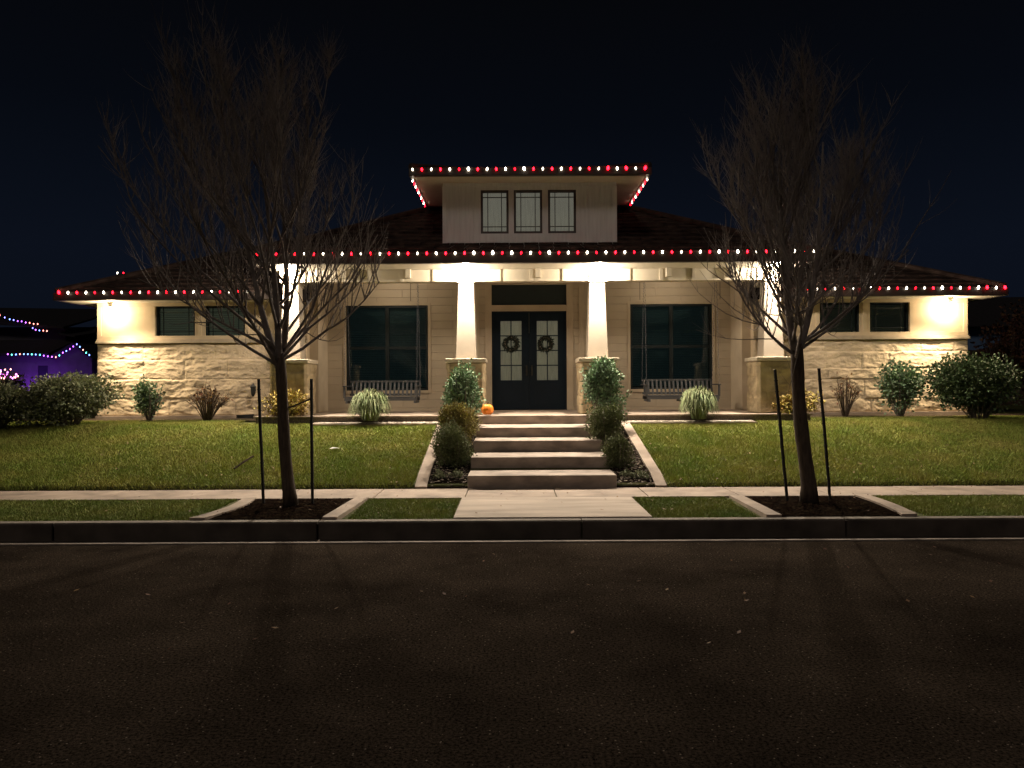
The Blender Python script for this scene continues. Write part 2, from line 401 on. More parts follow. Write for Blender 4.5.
# dry leaves scattered
V = []; Fc = []
for k in range(700):
    if R.random() < .7:
        x = R.choice([R.uniform(-8, -1.5), R.uniform(2.3, 8)]); y = R.uniform(11.5, 15.3); z = gz(y)+.035
    elif R.random() < .6: x = R.uniform(-6, 7); y = R.uniform(9.1, 11.3); z = .205
    else: x = R.uniform(-6, 7); y = R.uniform(5, 8.8); z = .01
    s = R.uniform(.012, .03); a = R.uniform(0, 6.28); b = len(V)
    for u, v, w in ((-s, 0, 0), (0, -s*.6, .006), (s, 0, .012), (0, s*.6, .004)):
        V.append((x+u*math.cos(a)-v*math.sin(a), y+u*math.sin(a)+v*math.cos(a), z+w))
    Fc.append((b, b+1, b+2, b+3))
tag(np_mesh('fallen_leaves', V, Fc, lf_brown), 'dry brown leaves scattered over the lawn and road edge', 'leaves', kind='stuff')

# ------------------------------------------------------------------ walls with openings
def wall(x0, x1, y0, y1, z0, z1, holes, m=None):
    m = m or M()
    xs = sorted({x0, x1, *[h[0] for h in holes], *[h[1] for h in holes]}); zs = sorted({z0, z1, *[h[2] for h in holes], *[h[3] for h in holes]})
    for a, b in zip(xs, xs[1:]):
        for c, d in zip(zs, zs[1:]):
            if any(h[0] <= (a+b)/2 <= h[1] and h[2] <= (c+d)/2 <= h[3] for h in holes): continue
            m.box(a, b, y0, y1, c, d)
    bm_clean(m); return m
def bm_clean(m):
    # drop coincident internal faces between neighbouring boxes
    key = {}
    for i, f in enumerate(m.f):
        k = tuple(sorted(tuple(round(c, 4) for c in m.v[j]) for j in f)); key.setdefault(k, []).append(i)
    bad = {i for v in key.values() if len(v) > 1 for i in v}
    m.f = [f for i, f in enumerate(m.f) if i not in bad]

# rough coursed stone panel: real relief.  plane: origin o, u dir, v=z, n = outward normal
def stone_panel(o, u, n, w, h, rows, seed, res=.018, depth=.05, blk=(.45, 1.3), rough=1.0):
    rr = random.Random(seed)
    nx = max(3, int(w/res)); nz = max(3, int(h/res))
    U, Z = np.meshgrid(np.linspace(0, w, nx+1), np.linspace(0, h, nz+1))
    D = np.zeros_like(U)
    wob = (fbm(U*2.2+seed, Z*2.2, seed+9)-.5)*.05
    z = 0
    rowid = np.zeros_like(U)
    while z < h-.01:
        rh = min(rr.choice(rows), h-z)
        if h-z-rh < .1: rh = h-z
        x = -rr.uniform(0, .4)
        while x < w:
            bw = rr.uniform(*blk); off = rr.uniform(.2, 1); tx = rr.uniform(-.3, .3); tz = rr.uniform(-.3, .3)
            zz = Z+wob; xx = U+wob
            inb = (xx >= x) & (xx < x+bw) & (zz >= (z if z > 0 else -9)) & (zz < (z+rh if z+rh < h-.01 else 9))
            e = np.minimum(np.minimum(xx-x, x+bw-xx), np.minimum(zz-z if z > 0 else 9, z+rh-zz if z+rh < h-.01 else 9))
            e = np.clip(e/.022, 0, 1)**.5*.75+.25
            d = e*(depth*.45*off+depth*.25)+e*((xx-x)/bw-.5)*tx*depth+e*((zz-z)/rh-.5)*tz*depth
            D = np.where(inb, d, D)
            x += bw
        z += rh
    cr = fbm(U*2.6+seed*3, Z*5+seed, seed, 5); rid = 1-np.abs(2*fbm(U*3.5, Z*8, seed+20, 4)-1)
    D = D+rough*(depth*1.0*(cr-.5)+depth*.55*(rid-.6))+(fbm(U*22, Z*22, seed+5, 3)-.5)*depth*.22*rough
    D = np.clip(D, 0, depth*1.5)+.004
    D[0, :] *= .5; D[:, 0] = 0; D[:, -1] = 0; D[-1, :] *= .3
    o = np.array(o); u = np.array(u); n = np.array(n)
    V = o+U[..., None]*u+Z[..., None]*np.array((0, 0, 1))+D[..., None]*n
    idx = np.arange((nx+1)*(nz+1)).reshape(nz+1, nx+1)
    Fc = np.stack([idx[:-1, :-1], idx[:-1, 1:], idx[1:, 1:], idx[1:, :-1]], -1).reshape(-1, 4)
    return V.reshape(-1, 3), Fc

# ------------------------------------------------------------------ house
house = empty('house', (C, 15.4, 1.0), 'single storey cream and stone house with covered porch, stepped hip roofs and small upper clerestory', 'house')
def P(mm, name, mt, parent=house, **k): return mm.build(name, mt, parent, **k)
YB = 18.3
DX0, DX1, DZ1 = C-.90, C+.90, 3.50
TR0, TR1 = 3.65, 4.14
holes = [(DX0, DX1, 1.12, DZ1), (DX0, DX1, TR0, TR1)]
for s in (-1, 1): holes.append((C+s*3.42-.985, C+s*3.42+.985, 1.61, 3.655))
P(wall(C-5.05, C+5.05, YB, YB+.2, 1.12, 4.295, holes), 'porch_wall', sidm)
P(M().box(C-5.2, C+5.2, YB+.5, YB+.55, 1.0, 4.3), 'interior_wall', mat('interior_dark', (.03, .03, .03), .9, .1, noise=.1))
# door surround trim
m = M()
for s in (-1, 1):
    m.box(min(C+s*.90, C+s*1.06), max(C+s*.90, C+s*1.06), YB-.03, YB+.02, 1.12, 4.29)
m.box(DX0, DX1, YB-.03, YB+.05, DZ1+.002, TR0-.002); m.box(DX0, DX1, YB-.03, YB+.05, TR1+.002, 4.29)
P(m, 'door_surround', stucco, bevel=.004)
# outer pilaster trims beside the surround
for s in (-1, 1):
    P(M().box(min(C+s*1.20, C+s*1.32), max(C+s*1.20, C+s*1.32), YB-.022, YB-.001, 1.12, 4.29), 'pilaster_trim', stucco)
# doors
for s in (-1, 1):
    x0, x1 = (DX0+.03, C-.004) if s < 0 else (C+.004, DX1-.03)
    gx0, gx1 = x0+.18, x1-.18
    gz0, gz1 = 1.84, 3.27
    dm = wall(x0, x1, YB+.04, YB+.09, 1.14, DZ1-.03, [(gx0, gx1, gz0, gz1)])
    # lower panel moulding
    for a, b, c, d in ((x0+.14, x1-.14, 1.27, 1.295), (x0+.14, x1-.14, 1.68, 1.705), (x0+.14, x0+.165, 1.295, 1.68), (x1-.165, x1-.14, 1.295, 1.68)):
        dm.box(a, b, YB+.032, YB+.0405, c, d)
    d = P(dm, 'door', doorm)
    mm = M(); gm = (gx0+gx1)/2
    mm.box(gm-.012, gm+.012, YB+.045, YB+.07, gz0, gz1)
    for k in range(1, 4):
        zz = gz0+(gz1-gz0)*k/4; mm.box(gx0, gm-.0125, YB+.045, YB+.07, zz-.012, zz+.012); mm.box(gm+.0125, gx1, YB+.045, YB+.07, zz-.012, zz+.012)
    P(mm, 'muntin', doorm, d)
    P(M().box(gx0, gx1, YB+.072, YB+.078, gz0, gz1), 'pane', glassw, d)
    P(M().box(gx0-.02, gx1+.02, YB+.12, YB+.13, gz0-.02, gz1+.02), 'curtain', lit1, d)
    hx = C+s*.065
    P(M().box(hx-.018, hx+.018, YB+.015, YB+.04, 1.95, 2.2).tube([(hx, YB+.0, 2.0), (hx, YB-.02, 2.02), (hx, YB-.02, 2.13), (hx, YB+.0, 2.15)], .008, 6), 'handle', brass, d)
m = M(); m.box(DX0, DX0+.03, YB+.02, YB+.12, 1.12, DZ1); m.box(DX1-.03, DX1, YB+.02, YB+.12, 1.12, DZ1); m.box(DX0+.03, DX1-.03, YB+.02, YB+.12, DZ1-.03, DZ1)
P(m, 'door_frame', doorm)
def window(x0, x1, y, z0, z1, mt, gl, fw=.055, mull=True, rail=True, grid=None, blind=True, curtain=False):
    m = M(); ya, yb = y-.015, y+.06
    m.box(x0, x1, ya, yb, z0, z0+fw); m.box(x0, x1, ya, yb, z1-fw, z1); m.box(x0, x0+fw, ya, yb, z0+fw, z1-fw); m.box(x1-fw, x1, ya, yb, z0+fw, z1-fw)
    xm = (x0+x1)/2; zm = (z0+z1)/2
    if mull: m.box(xm-.045, xm+.045, ya, yb, z0+fw, z1-fw)
    if rail:
        segs = [(x0+fw, xm-.045), (xm+.045, x1-fw)] if mull else [(x0+fw, x1-fw)]
        for a, b in segs: m.box(a, b, ya+.008, yb, zm-.035, zm+.035)
    w = empty('window', (0, 0, 0)) if False else None
    fr = P(m, 'window', mt)
    if grid:
        g = M(); fx, fz = grid
        for a in (x0+fw+fx, x1-fw-fx): g.box(a-.008, a+.008, y+.006, y+.026, z0+fw, z1-fw)
        for c in (z0+fw+fz, z1-fw-fz):
            g.box(x0+fw, x0+fw+fx-.009, y+.006, y+.026, c-.008, c+.008); g.box(x0+fw+fx+.009, x1-fw-fx-.009, y+.006, y+.026, c-.008, c+.008); g.box(x1-fw-fx+.009, x1-fw, y+.006, y+.026, c-.008, c+.008)
        P(g, 'muntin', mt, fr)
    P(M().box(x0+fw, x1-fw, y+.03, y+.036, z0+fw, z1-fw), 'pane', gl, fr)
    if blind:
        b = M(); z = z0+fw+.02
        parts = [(x0+fw+.005, xm-.01), (xm+.01, x1-fw-.005)] if mull else [(x0+fw+.005, x1-fw-.005)]
        while z < z1-fw-.02:
            for a, c in parts: b.poly([(a, y+.09, z), (c, y+.09, z), (c, y+.118, z+.036), (a, y+.118, z+.036)])
            z += .042
        P(b, 'blind', blindm if blind is True else blind, fr)
    if curtain:
        P(M().box(x0+.01, x1-.01, y+.10, y+.11, z0+.01, z1-.01), 'curtain', lit2, fr)
    return fr
# cream casing and front windows
for s in (-1, 1):
    x0, x1 = C+s*3.42-.985, C+s*3.42+.985
    m = M(); t = .07
    m.box(x0-t, x0-.001, YB-.018, YB-.001, 1.61-t, 3.655+t); m.box(x1+.001, x1+t, YB-.018, YB-.001, 1.61-t, 3.655+t)
    m.box(x0, x1, YB-.018, YB-.001, 3.656, 3.655+t); m.box(x0, x1, YB-.03, YB-.001, 1.61-t, 1.609)
    P(m, 'window_casing', stucco)
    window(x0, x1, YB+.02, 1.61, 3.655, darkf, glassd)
P(M().box(DX0, DX1, YB+.03, YB+.05, TR0, TR1), 'transom_window', mat('transom_glass', (.02, .028, .03), .35, .3, noise=.1))
# vertical control joints in the wall
for x in (C-3.15+.3, C+3.42-.75, C-4.6, C+4.6):
  m = M(); m.box(x-.008, x+.008, YB-.004, YB-.001, 3.76, 4.29)
  P(m, 'wall_joint', mat('wall_joint_dark_strip', (.12, .10, .075), .9, .1, noise=.1))
# ceiling of porch, beam
ZB, ZS = 3.905, 4.16
P(M().box(C-5.3, C+5.3, 16.22, 18.3, 4.30, 4.33), 'porch_ceiling', soff)
m = M(); m.box(C-5.28, C+5.28, 15.94, 16.2, ZB, ZS-.002)
for s in (-1, 1): m.box(C+s*5.17-.11, C+s*5.17+.11, 16.2, 17.2, ZB, ZS-.002)
P(m, 'beam', cream, bevel=.004)
for k in range(-7, 8):
    m = M()
    xx = C+k*.68+.34*0
    if min(abs(xx-(C+a)) for a in (-5.03, -1.37, 1.37, 5.03)) < .26: continue
    m.box(xx-.035, xx+.035, 15.915, 15.939, ZB, ZS-.003)
    if k % 2 == 0: m.box(xx+.09, xx+.19, 15.83, 15.939, ZB+.07, ZS-.003)
    P(m, 'frieze_batten', cream, bevel=.003)
# columns on stone pedestals
PZT = 2.25
for k, cx in enumerate((C-5.03, C-1.37, C+1.37, C+5.03)):
    cy = 16.02; m = M(); b, t = .215, .15
    m.hexa([(cx-b,cy-b,PZT+.03),(cx+b,cy-b,PZT+.03),(cx+b,cy+b,PZT+.03),(cx-b,cy+b,PZT+.03),(cx-t,cy-t,ZB+.17),(cx+t,cy-t,ZB+.17),(cx+t,cy+t,ZB+.17),(cx-t,cy+t,ZB+.17)])
    c = P(m, 'column', colm, bevel=.008)
    P(M().box(cx-.19, cx+.19, cy-.19, cy-.155, ZB-.03, ZB+.0), 'collar', colm, c)
    w, y0, y1 = .36, 15.66, 16.38
    core = M().box(cx-w, cx+w, y0, y1, 1.12, PZT-.05)
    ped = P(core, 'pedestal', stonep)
    VV = []; FF = []; n0 = 0
    for (o_, u_, n_, ww) in (((cx-w, y0, 1.121), (1, 0, 0), (0, -1, 0), 2*w), ((cx+w, y0, 1.121), (0, 1, 0), (1, 0, 0), y1-y0), ((cx-w, y1, 1.121), (0, -1, 0), (-1, 0, 0), y1-y0)):
        v, f = stone_panel(o_, u_, n_, ww, PZT-.05-1.121, (.2, .28, .36), 31+k*3+len(VV), res=.02, depth=.045, blk=(.25, .6))
        VV.append(v); FF.append(f+n0); n0 += len(v)
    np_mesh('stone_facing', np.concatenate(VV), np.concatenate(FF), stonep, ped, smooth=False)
    P(M().box(cx-w-.06, cx+w+.06, y0-.065, y1+.06, PZT-.05, PZT+.03), 'cap', capm, ped, bevel=.01)
# wings
CW = C+.05; YW = 17.2; WZ = 3.63; SZT = PZ(341.5, YW)
wblind = {}
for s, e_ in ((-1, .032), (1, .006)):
    bm0 = mat('glowing_wing_blind' if s < 0 else 'faint_glow_wing_blind', (.45, .48, .40), .6, .3, noise=.1); b0_ = bm0.node_tree.nodes['Principled BSDF']
    b0_.inputs['Emission Color'].default_value = (.85, 1, .78, 1); b0_.inputs['Emission Strength'].default_value = e_; wblind[s] = bm0  # blinds glow by themselves in place of room light, left side stronger
b0_ = blindm.node_tree.nodes['Principled BSDF']; b0_.inputs['Emission Color'].default_value = (.7, 1, .95, 1); b0_.inputs['Emission Strength'].default_value = .012  # porch window blinds also get a faint glow of their own
for s in (-1, 1):
    xo, xi = CW+s*9.84, C+s*5.05
    x0, x1 = min(xo, xi), max(xo, xi)
    hs = []
    for a, b in ((337.5, 376.5), (287.5, 327)):
        xa, xb = sorted((CW+s*(a)*YW/F, CW+s*(b)*YW/F)); hs.append((xa, xb, 2.835, 3.565))
    P(wall(x0, x1, YW, YW+.2, 1.0, WZ, hs), 'wing_wall', wingpaint)
    P(M().box(min(xo, xo-s*.2), max(xo, xo-s*.2), YW+.201, 24.4, 1.0, WZ), 'side_wall', stucco)
    P(M().box(min(xi, xi-s*.2), max(xi, xi-s*.2), YW+.201, YB+.2, 1.12, 4.295), 'porch_side_wall', stucco)
    for (a, b, c, d) in hs:
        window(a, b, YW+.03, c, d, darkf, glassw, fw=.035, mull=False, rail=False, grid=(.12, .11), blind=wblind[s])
    # casing boards and raised panel trim
    m = M(); yf = YW-.022
    ax = sorted([h[0] for h in hs]+[h[1] for h in hs])
    for a in (ax[0]-.1, ax[-1]+.01, (ax[1]+ax[2])/2-.05): m.box(a, a+.09, yf, YW-.001, SZT+.17, WZ-.08)
    m.box(x0, x1, yf, YW-.001, WZ-.079, WZ-.001); m.box(x0, x1, yf-.006, YW-.001, SZT+.09, SZT+.169)
    e = xo-s*.09; m.box(min(xo, e), max(xo, e), yf, YW-.001, SZT+.17, WZ-.08)
    P(m, 'wall_trim', wingpaint, bevel=.003)
    P(M().box(x0-.01, x1+.01, YW-.095, YW-.001, SZT+.0, SZT+.05).box(x0-.01, x1+.01, YW-.05, YW-.001, SZT+.051, SZT+.088), 'ledge', mat('stone_ledge', (.40, .33, .24), .85, .2, noise=.15), bevel=.006)
    v, f = stone_panel((x0, YW-.005, 1.08), (1, 0, 0), (0, -1, 0), x1-x0, SZT-1.08, (.30, .38, .44, .24), 5+s, res=.016, depth=.05, blk=(.6, 2.2), rough=1.0)
    np_mesh('stone_veneer', v, f, stone, house, smooth=False)
    P(M().box(x0-.02, x1+.02, YW-.10, YW-.001, .9, 1.078), 'plinth', conc, bevel=.006)
# roofs: courses of tiles with real steps
def roof_face(m, e0, e1, r0, r1, n):
    """e0-e1 eave edge, r0-r1 ridge edge (above e0, e1); n courses"""
    e0, e1, r0, r1 = map(np.array, (e0, e1, r0, r1))
    lift = np.array((0, 0, .035))
    for k in range(n):
        t0, t1 = k/n, (k+1)/n
        a = e0+(r0-e0)*t0+lift; b = e1+(r1-e1)*t0+lift; c = e1+(r1-e1)*t1; d = e0+(r0-e0)*t1
        nn = max(1, int(np.linalg.norm(b-a)/.30))
        for q in range(nn):    # individual tiles: slight random lift
            u0, u1 = (q)/nn, (q+1)/nn-.012/max(.3, np.linalg.norm(b-a))
            h = np.array((0, 0, R.uniform(-.006, .008)))
            p0 = a+(b-a)*u0+h; p1 = a+(b-a)*u1+h; p2 = d+(c-d)*u1; p3 = d+(c-d)*u0
            m.poly([p0, p1, p2, p3]); m.poly([p0-lift, p1-lift, p1, p0])
    return m
def hip(name, x0, x1, y0, y1, z, pitch, n, parent=house, keep=None):
    hw = min(x1-x0, y1-y0)/2; zz = z+hw*pitch
    if (x1-x0) > (y1-y0): ra, rb = (x0+hw, (y0+y1)/2, zz), (x1-hw, (y0+y1)/2, zz)
    else: ra, rb = ((x0+x1)/2, y0+hw, zz), ((x0+x1)/2, y1-hw, zz)
    wide = (x1-x0) > (y1-y0)
    A, B, D, E = (x0, y0, z), (x1, y0, z), (x1, y1, z), (x0, y1, z)
    m = M()
    roof_face(m, A, B, ra, rb if wide else ra, n)
    roof_face(m, B, D, rb if wide else ra, rb, n)
    roof_face(m, D, E, rb, ra if wide else rb, n)
    roof_face(m, E, A, ra if wide else rb, ra, n)
    if keep: m.f = [f for f in m.f if all(keep(m.v[j]) for j in f)]
    o = P(m, name, tilem, parent)
    rm = M()
    for a, b in ((A, ra), (E, ra if wide else rb), (B, rb if wide else ra), (D, rb)):
        if keep and not keep(a): continue
        rm.tube([(a[0], a[1], a[2]+.05), (b[0], b[1], b[2]+.05)], .07, 6)
    if ra != rb and not keep: rm.tube([(ra[0], ra[1], ra[2]+.05), (rb[0], rb[1], rb[2]+.05)], .07, 6)
    P(rm, 'ridge_cap', tilem, o)
    return o
def eaves(x0, x1, y0, y1, zs, zf, th=.03, ring=False):
    """flat soffit ring sheet + fascia gutter around"""
    if ring:
        P(M().box(x0+.03, x1-.03, y0+.03, 16.21, zs, zs+th), 'soffit', soff)
        for a, b in ((x0+.03, C-5.28), (C+5.28, x1-.03)): P(M().box(a, b, 16.211, y1-.03, zs, zs+th), 'soffit', soff)
    else: P(M().box(x0+.03, x1-.03, y0+.03, y1-.03, zs, zs+th), 'soffit', soff)
    m = M()
    m.box(x0-.06, x1+.06, y0-.10, y0+.03, zs-.01, zf); m.box(x0-.06, x1+.06, y1-.03, y1+.06, zs-.01, zf)
    m.box(x0-.06, x0+.03, y0+.031, y1-.031, zs-.01, zf); m.box(x1-.03, x1+.06, y0+.031, y1-.031, zs-.01, zf)
    P(m, 'gutter', fascm, bevel=.012)
EX = 5.55
eaves(C-EX, C+EX, 15.15, 26.0, ZS+.002, 4.35, ring=True)
hip('main_roof', C-EX-.03, C+EX+.03, 15.1, 26.1, 4.34, .5, 20)
for s in (-1, 1):
    xo, xi = C+s*10.34, C+s*(EX+.07)
    x0, x1 = min(xo, xi), max(xo, xi)
    P(M().box(x0+.03, x1-.03, 16.66, 24.9, WZ, WZ+.03), 'soffit', soff)
    P(M().box(x0-.05, x1+.05, 16.52, 16.65, WZ-.01, 3.79).box(min(xo+s*.05, xo-s*.03), max(xo+s*.05, xo-s*.03), 16.651, 24.9, WZ-.01, 3.79), 'gutter', fascm, bevel=.012)
    xx0, xx1 = (xo-.03, C-2) if s < 0 else (C+2, xo+.03)
    hip('wing_roof', xx0, xx1, 16.6, 24.9, 3.78, .46, 15, keep=lambda p, s=s: (p[0]-C)*s > 5.15 or p[1] > 18.6)
# side walls closing the space above the wings
P(M().box(C-5.25, C+5.25, 18.55, 25.8, 3.0, 4.15), 'core_wall', stucco)
# clerestory
CC = .385; CY = 15.7
ch = []
for a, b in ((481.7, 509.5), (514.8, 543.2), (549, 577)): ch.append((PX(a, CY), PX(b, CY), 4.86, 5.757))
P(wall(CC-1.79, CC+1.79, CY, CY+.15, 4.5, 5.92, ch), 'clerestory_wall', boardm)
P(M().box(CC-1.79, CC-1.64, CY+.151, 18.2, 4.5, 5.92), 'clerestory_side_wall', boardm)
P(M().box(CC+1.64, CC+1.79, CY+.151, 18.2, 4.5, 5.92), 'clerestory_side_wall', boardm)
P(M().box(CC-1.79, CC+1.79, 18.2, 18.3, 4.5, 6.1), 'clerestory_rear_wall', boardm)
m = M(); k = 0
xx = CC-1.76
while xx < CC+1.78:
    inside = any(h[0]-.06 < xx < h[1]+.06 for h in ch)
    if inside: m.box(xx-.018, xx+.018, CY-.014, CY-.001, 4.5, 4.80)
    else: m.box(xx-.018, xx+.018, CY-.014, CY-.001, 4.5, 5.83)
    xx += .2935
m.box(CC-1.79, CC+1.79, CY-.02, CY-.001, 5.835, 5.905); m.box(CC-1.80, CC-1.70, CY-.024, CY-.0145, 4.5, 5.83); m.box(CC+1.70, CC+1.80, CY-.024, CY-.0145, 4.5, 5.83)
P(m, 'batten', boardm, bevel=.003)
for (a, b, c, d) in ch:
    window(a, b, CY+.02, c, d, mat('clerestory_window_frame', (.07, .06, .055), .5, .3, noise=.15), glassw, fw=.045, mull=False, rail=False, grid=(.10, .10), blind=False, curtain=True)
eaves(CC-2.35, CC+2.35, 15.15, 17.7, 5.90, 6.03)
hip('clerestory_roof', CC-2.38, CC+2.38, 15.1, 19.0, 6.03, .2, 9)

# ------------------------------------------------------------------ lamps under the eaves, plus added porch fill
lens = emit('lamp_lens', (1, .86, .62), 60)
def point(name, loc, power, col, rad=.05, parent=house):
    l = bpy.data.lights.new(name, 'POINT'); l.energy = power; l.color = col; l.shadow_soft_size = rad
    o = bpy.data.objects.new(name, l); COL.objects.link(o); o.parent = parent
    p0 = ORG[parent.name]; o.location = (loc[0]-p0[0], loc[1]-p0[1], loc[2]-p0[2]); return o
def spot(name, loc, power, col, tilt, half, parent=house, side=0):
    l = bpy.data.lights.new(name, 'SPOT'); l.energy = power; l.color = col; l.shadow_soft_size = .05; l.spot_size = math.radians(2*half); l.spot_blend = 1
    o = bpy.data.objects.new(name, l); COL.objects.link(o); o.parent = parent
    p0 = ORG[parent.name]; o.location = (loc[0]-p0[0], loc[1]-p0[1], loc[2]-p0[2]); o.rotation_euler = (-math.radians(tilt), math.radians(side), 0); return o
WARM = (1, .86, .68); YEL = (1, .80, .53)
PCOL, PWING, PFILL = 165, 58, 19
SCOL, SWING = 1150, 640
for cx in (C-5.03, C-1.37, C+1.37, C+5.03):
    f = P(M().lathe(cx, 15.60, [(.085, ZS-.004), (.085, ZS+.0), (.06, ZS-.002)][:2], 16), 'downlight', white_m)
    P(M().lathe(cx, 15.60, [(.06, ZS-.010), (.06, ZS-.005)], 16), 'lens', lens, f)
    point('downlight_lamp', (cx, 15.60, ZS-.10), PCOL, WARM, .05)
    spot('downlight_beam', (cx, 15.60, ZS-.06), SCOL, WARM, 32, 68)
for s in (-1, 1):
    cx = C+s*9.36
    f = P(M().lathe(cx, 16.93, [(.06, WZ-.001), (.06, WZ-.03), (.035, WZ-.05), (.045, WZ-.09), (.05, WZ-.12)][::-1], 14), 'eave_floodlight', white_m)
    P(M().lathe(cx, 16.93, [(.01, WZ-.150), (.035, WZ-.14), (.044, WZ-.122)], 14), 'lens', lens, f)
    point('floodlight_lamp', (cx, 16.93, WZ-.24), PWING, YEL, .05)
    spot('floodlight_beam', (cx, 16.70, WZ-.20), SWING, YEL, 14, 62, side=s*22)
for cx in (C-3.2, C+3.2):  # ceiling lights added out of view to fill the porch
    f = P(M().lathe(cx, 17.3, [(.08, 4.29), (.08, 4.299)], 16), 'porch_fill_downlight', white_m)
    P(M().lathe(cx, 17.3, [(.06, 4.284), (.06, 4.289)], 16), 'lens', emit('porch_fill_lens', (1, .86, .62), 3), f)
    point('porch_fill_lamp', (cx, 17.3, 4.18), PFILL, WARM, .06)
# small wall bracket lantern (unlit) at the left wing
m = M().box(-5.83, -5.77, 17.08, 17.14, 1.62, 1.66); m.lathe(-5.8, 17.03, [(.02, 1.50), (.05, 1.56), (.06, 1.70), (.075, 1.72), (.01, 1.80)], 8)
P(m, 'wall_lantern', plastic)

# ------------------------------------------------------------------ bulb strings
EW, ER = 16, 15
mw = emit('bulb_white', (1, .86, .66), EW); mr_ = emit('bulb_red', (1, .006, .016), ER)
def bulb_mesh(name, mt, r=.0195):
    m = M(); m.lathe(0, 0, [(r*.45, -.02), (r*.95, .0), (r, r*.6), (r*.75, r*1.5), (r*.15, r*2.2)], 8)
    me = bpy.data.meshes.new(name); me.from_pydata(m.v, [], m.f); me.materials.append(mt); me.shade_smooth(); return me
BWd = bulb_mesh('bulb_white_dim', emit('bulb_white_dim', (1, .86, .66), 6), .019); BRd = bulb_mesh('bulb_red_dim', emit('bulb_red_dim', (1, .006, .02), 6), .019); BWb = bulb_mesh('bulb_white_large', emit('bulb_white_large', (1, .9, .72), 22), .024)
BW = bulb_mesh('bulb_white', mw); BR = bulb_mesh('bulb_red', mr_); BRb = bulb_mesh('bulb_red_large', mr_, .027)
BWs = bulb_mesh('bulb_white_small', mw, .014); BRs = bulb_mesh('bulb_red_small', mr_, .013)
def strand(name, pts, label, meshes, group=None, wr=.006, parentloc=None, wm=None):
    root = empty(name, pts[0], label, 'light string', group)
    m = M(); path = []
    for a, b in zip(pts, pts[1:]):
        path += [a, tuple((a[i]+b[i])/2-(.012 if i == 2 else 0) for i in range(3))]
    path.append(pts[-1]); m.tube(path, wr, 4)
    m.build('wire', wm or wirem, root)
    for i, p in enumerate(pts):
        o = bpy.data.objects.new('bulb', meshes[i] if i < len(meshes) else meshes[i % 2]); COL.objects.link(o); o.parent = root
        o.location = tuple(p[j]-pts[0][j] for j in range(3)); o.rotation_euler = (R.uniform(-.35, .15), R.uniform(-.25, .25), 0)
    return root
def alt(n, first, big=()):
    rr = random.Random(n)
    return [(BRb if i in big else rr.choice((BR, BR, BR, BR, BRd))) if (i+first) % 2 else rr.choice((BW, BW, BW, BW, BWb, BWd)) for i in range(n)]
g = 'red and white light strings along the eaves'
yl, zl = 15.03, 4.335
strand('light_string', [(PX(257.8+9.43*i, yl), yl, zl) for i in range(60)], 'long string of red and white bulbs along the middle eave above the porch', alt(60, 1), g)
yl = 16.49; zl = 3.775
strand('light_string', [(PX(59.5+8.95*i, yl), yl, zl) for i in range(22)], 'string of red and white bulbs along the eave of the left wing', alt(22, 1, (0,)), g)
strand('light_string', [(PX(790.5+8.97*i, yl), yl, zl) for i in range(25)], 'string of red and white bulbs along the eave of the right wing', alt(25, 1, (22, 24)), g)
yl = 15.03; zl = 5.995
strand('light_string', [(PX(413.8+9.3*i, yl), yl, zl) for i in range(26)], 'short string of red and white bulbs along the top clerestory eave', alt(26, 0, (21, 23, 25)), g)
for s, lab in ((-1, 'side string of small bulbs running back along the left clerestory eave'), (1, 'side string of small bulbs running back along the right clerestory eave')):
    xx = CC+s*2.37
    strand('light_string', [(xx, 15.12+.24*i, 5.97 if i == 0 else 5.865) for i in range(11)], lab, [BWs if i % 2 else BRs for i in range(11)], g)
strand('light_string', [(PX(118, 20.2), 20.2, PZ(271, 20.2)), (PX(124, 20.2), 20.2, PZ(271, 20.2))], 'two stray bulbs on the roof behind the left wing', [BWs, BRs])

